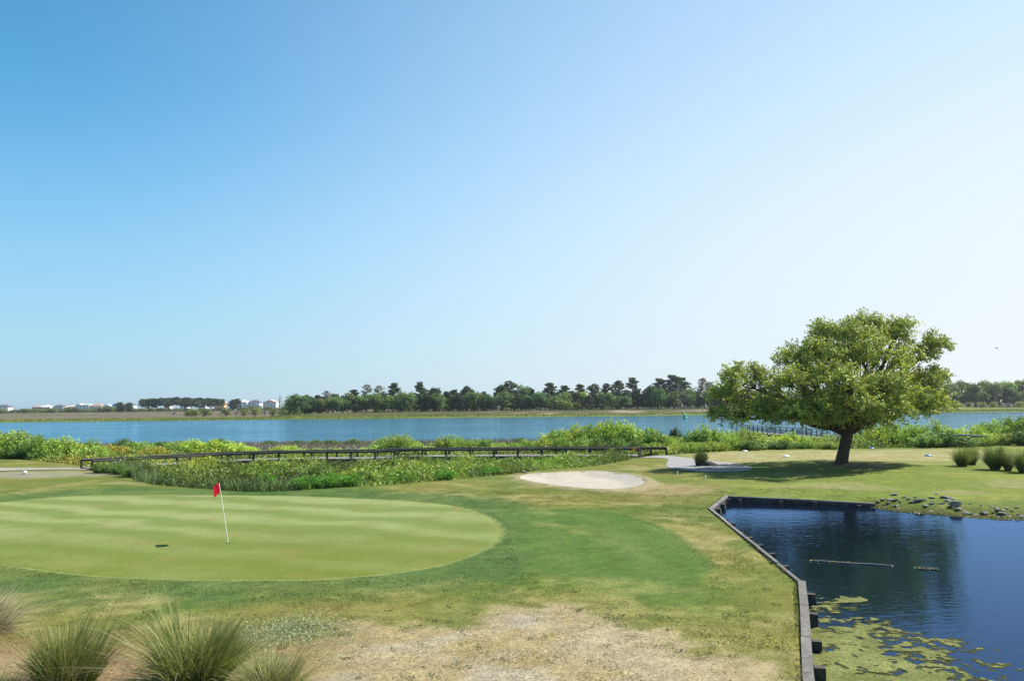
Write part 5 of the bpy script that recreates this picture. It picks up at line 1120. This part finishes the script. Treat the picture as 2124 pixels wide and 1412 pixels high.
# ------------------------------------------------------------------ turf texture in relief: tufts of the rough
N = 210000; x = r.uniform(-16, 18, N); y = 11.5 + (r.uniform(0, 1, N) ** 1.25) * 34
keep = (np.abs(x) < y * .68 + 1) & (sdf(GREEN, x, y) < -.15) & (sdf(PATCH, x, y) < .4) & (pond_sdf(x, y) < -.12) & (sdf(BUNKER, x, y) < -.1) & (sdf(LAWN, x, y) > .2); x, y = x[keep], y[keep]
dsel = r.random(len(x)) < .35 + .65 * sst(.35, .6, fbm(x, y, .8, 3, 121)); x, y = x[dsel], y[dsel]; n = len(x); gc = ground_color(x, y)
B = np.column_stack([x, y, hgt(x, y) - .004]); tall = .018 + .036 * sst(.35, .7, fbm(x, y, .7, 3, 122)); parts = []
for k in range(3): parts.append(blades(B + r.normal(0, .012, (n, 3)) * [1, 1, 0], r.normal(0, .55, (n, 3)) * [1, 1, .2] + [0, 0, 1], tall * r.uniform(.7, 1.4, n), r.uniform(.009, .018, n), .3, gc * r.uniform(.85, 1.75, n)[:, None], 1, r))
V, Fc, Cl = merge(parts); tag(link('rough_turf', make_mesh('rough_turf', V, Fc, Cl), M_BLADE), 'short uneven blades of the rough turf in the foreground', 'grass', kind='stuff'); print('tufts', n)
# silvery weed patch and scattered small weeds
g0 = G(605, 1312); k = 2600; x = g0[0] + r.normal(0, .55, k); y = g0[1] + r.normal(0, .55, k); C = np.column_stack([x, y, hgt(x, y) + r.uniform(.01, .07, k)])
V, Fc, Cl = cards(C, r.normal(size=(k, 3)) * .8 + [0, 0, .5], r.uniform(.03, .07, k), r.uniform(.015, .03, k), rcol(k, [(.26, .30, .19), (.2, .25, .13), (.32, .35, .24)], .15, r), r); tag(link('silver_weeds', make_mesh('silver_weeds', V, Fc, Cl), M_LEAF), 'silvery green weed patch right of the largest grass clump', 'weeds', kind='stuff')
parts = []
for i in range(170):
    x0 = r.uniform(-9, 6.5); y0 = 12 + r.random() ** 1.3 * 9
    if sdf(GREEN, np.array([x0]), np.array([y0]))[0] > -1.2 or pond_sdf(np.array([x0]), np.array([y0]))[0] > -.3: continue
    k = int(r.integers(8, 24)); C = np.column_stack([x0 + r.normal(0, .06, k), y0 + r.normal(0, .06, k), np.zeros(k)]); C[:, 2] = h1(x0, y0) + r.uniform(.005, .05, k)
    parts.append(cards(C, r.normal(size=(k, 3)) * .8 + [0, 0, .4], r.uniform(.03, .06, k), r.uniform(.015, .03, k), rcol(k, [(.12, .13, .05), (.16, .16, .07), (.12, .11, .06)], .2, r), r))
V, Fc, Cl = merge(parts); tag(link('ground_weeds', make_mesh('ground_weeds', V, Fc, Cl), M_LEAF), 'little dark weeds scattered over the dry foreground ground', 'weeds', kind='stuff')

# ------------------------------------------------------------------ the hazy air over the water
hb = link('haze', make_mesh('haze', cube_v, cube_f)); hb.location = (0, 0, 11.0); hb.scale = (110000, 110000, 28.0)
mt = bpy.data.materials.new('haze_air'); mt.use_nodes = True; t = mt.node_tree; t.nodes.clear()
pv = t.nodes.new('ShaderNodeVolumePrincipled'); pv.inputs['Color'].default_value = (.93, .96, 1, 1); pv.inputs['Density'].default_value = 0.00009; pv.inputs['Anisotropy'].default_value = .6
mo = t.nodes.new('ShaderNodeOutputMaterial'); t.links.new(pv.outputs[0], mo.inputs['Volume']); hb.data.materials.append(mt)
tag(hb, kind='stuff')

parts = []
for i in range(len(WALL) - 1):
    a, b2 = WALL[i], WALL[i + 1]; L = np.linalg.norm(b2 - a); k = int(L * 150); u = r.uniform(0, 1, k); keep = fbm(u * L, u * 0 + i * 7.0, .5, 3, 130) > .42; u = u[keep]; k = len(u)
    t_ = (b2 - a) / L; n_ = np.array([t_[1], -t_[0]]); q = a + (b2 - a) * u[:, None] - n_ * r.uniform(-.02, .14, k)[:, None]; B = np.column_stack([q, hgt(q[:, 0] - n_[0] * .1, q[:, 1] - n_[1] * .1) - .01])
    parts.append(blades(B, np.column_stack([n_[0] * .7 + r.normal(0, .4, k), n_[1] * .7 + r.normal(0, .4, k), np.ones(k)]), r.uniform(.06, .17, k), r.uniform(.01, .02, k), .45, ground_color(q[:, 0] - n_[0] * .3, q[:, 1] - n_[1] * .3) * r.uniform(.6, 1.3, k)[:, None], 2, r))
V, Fc, Cl = merge(parts); tag(link('edge_grass', make_mesh('edge_grass', V, Fc, Cl), M_BLADE), 'uncut grass leaning over the pond bulkhead', 'grass', kind='stuff')
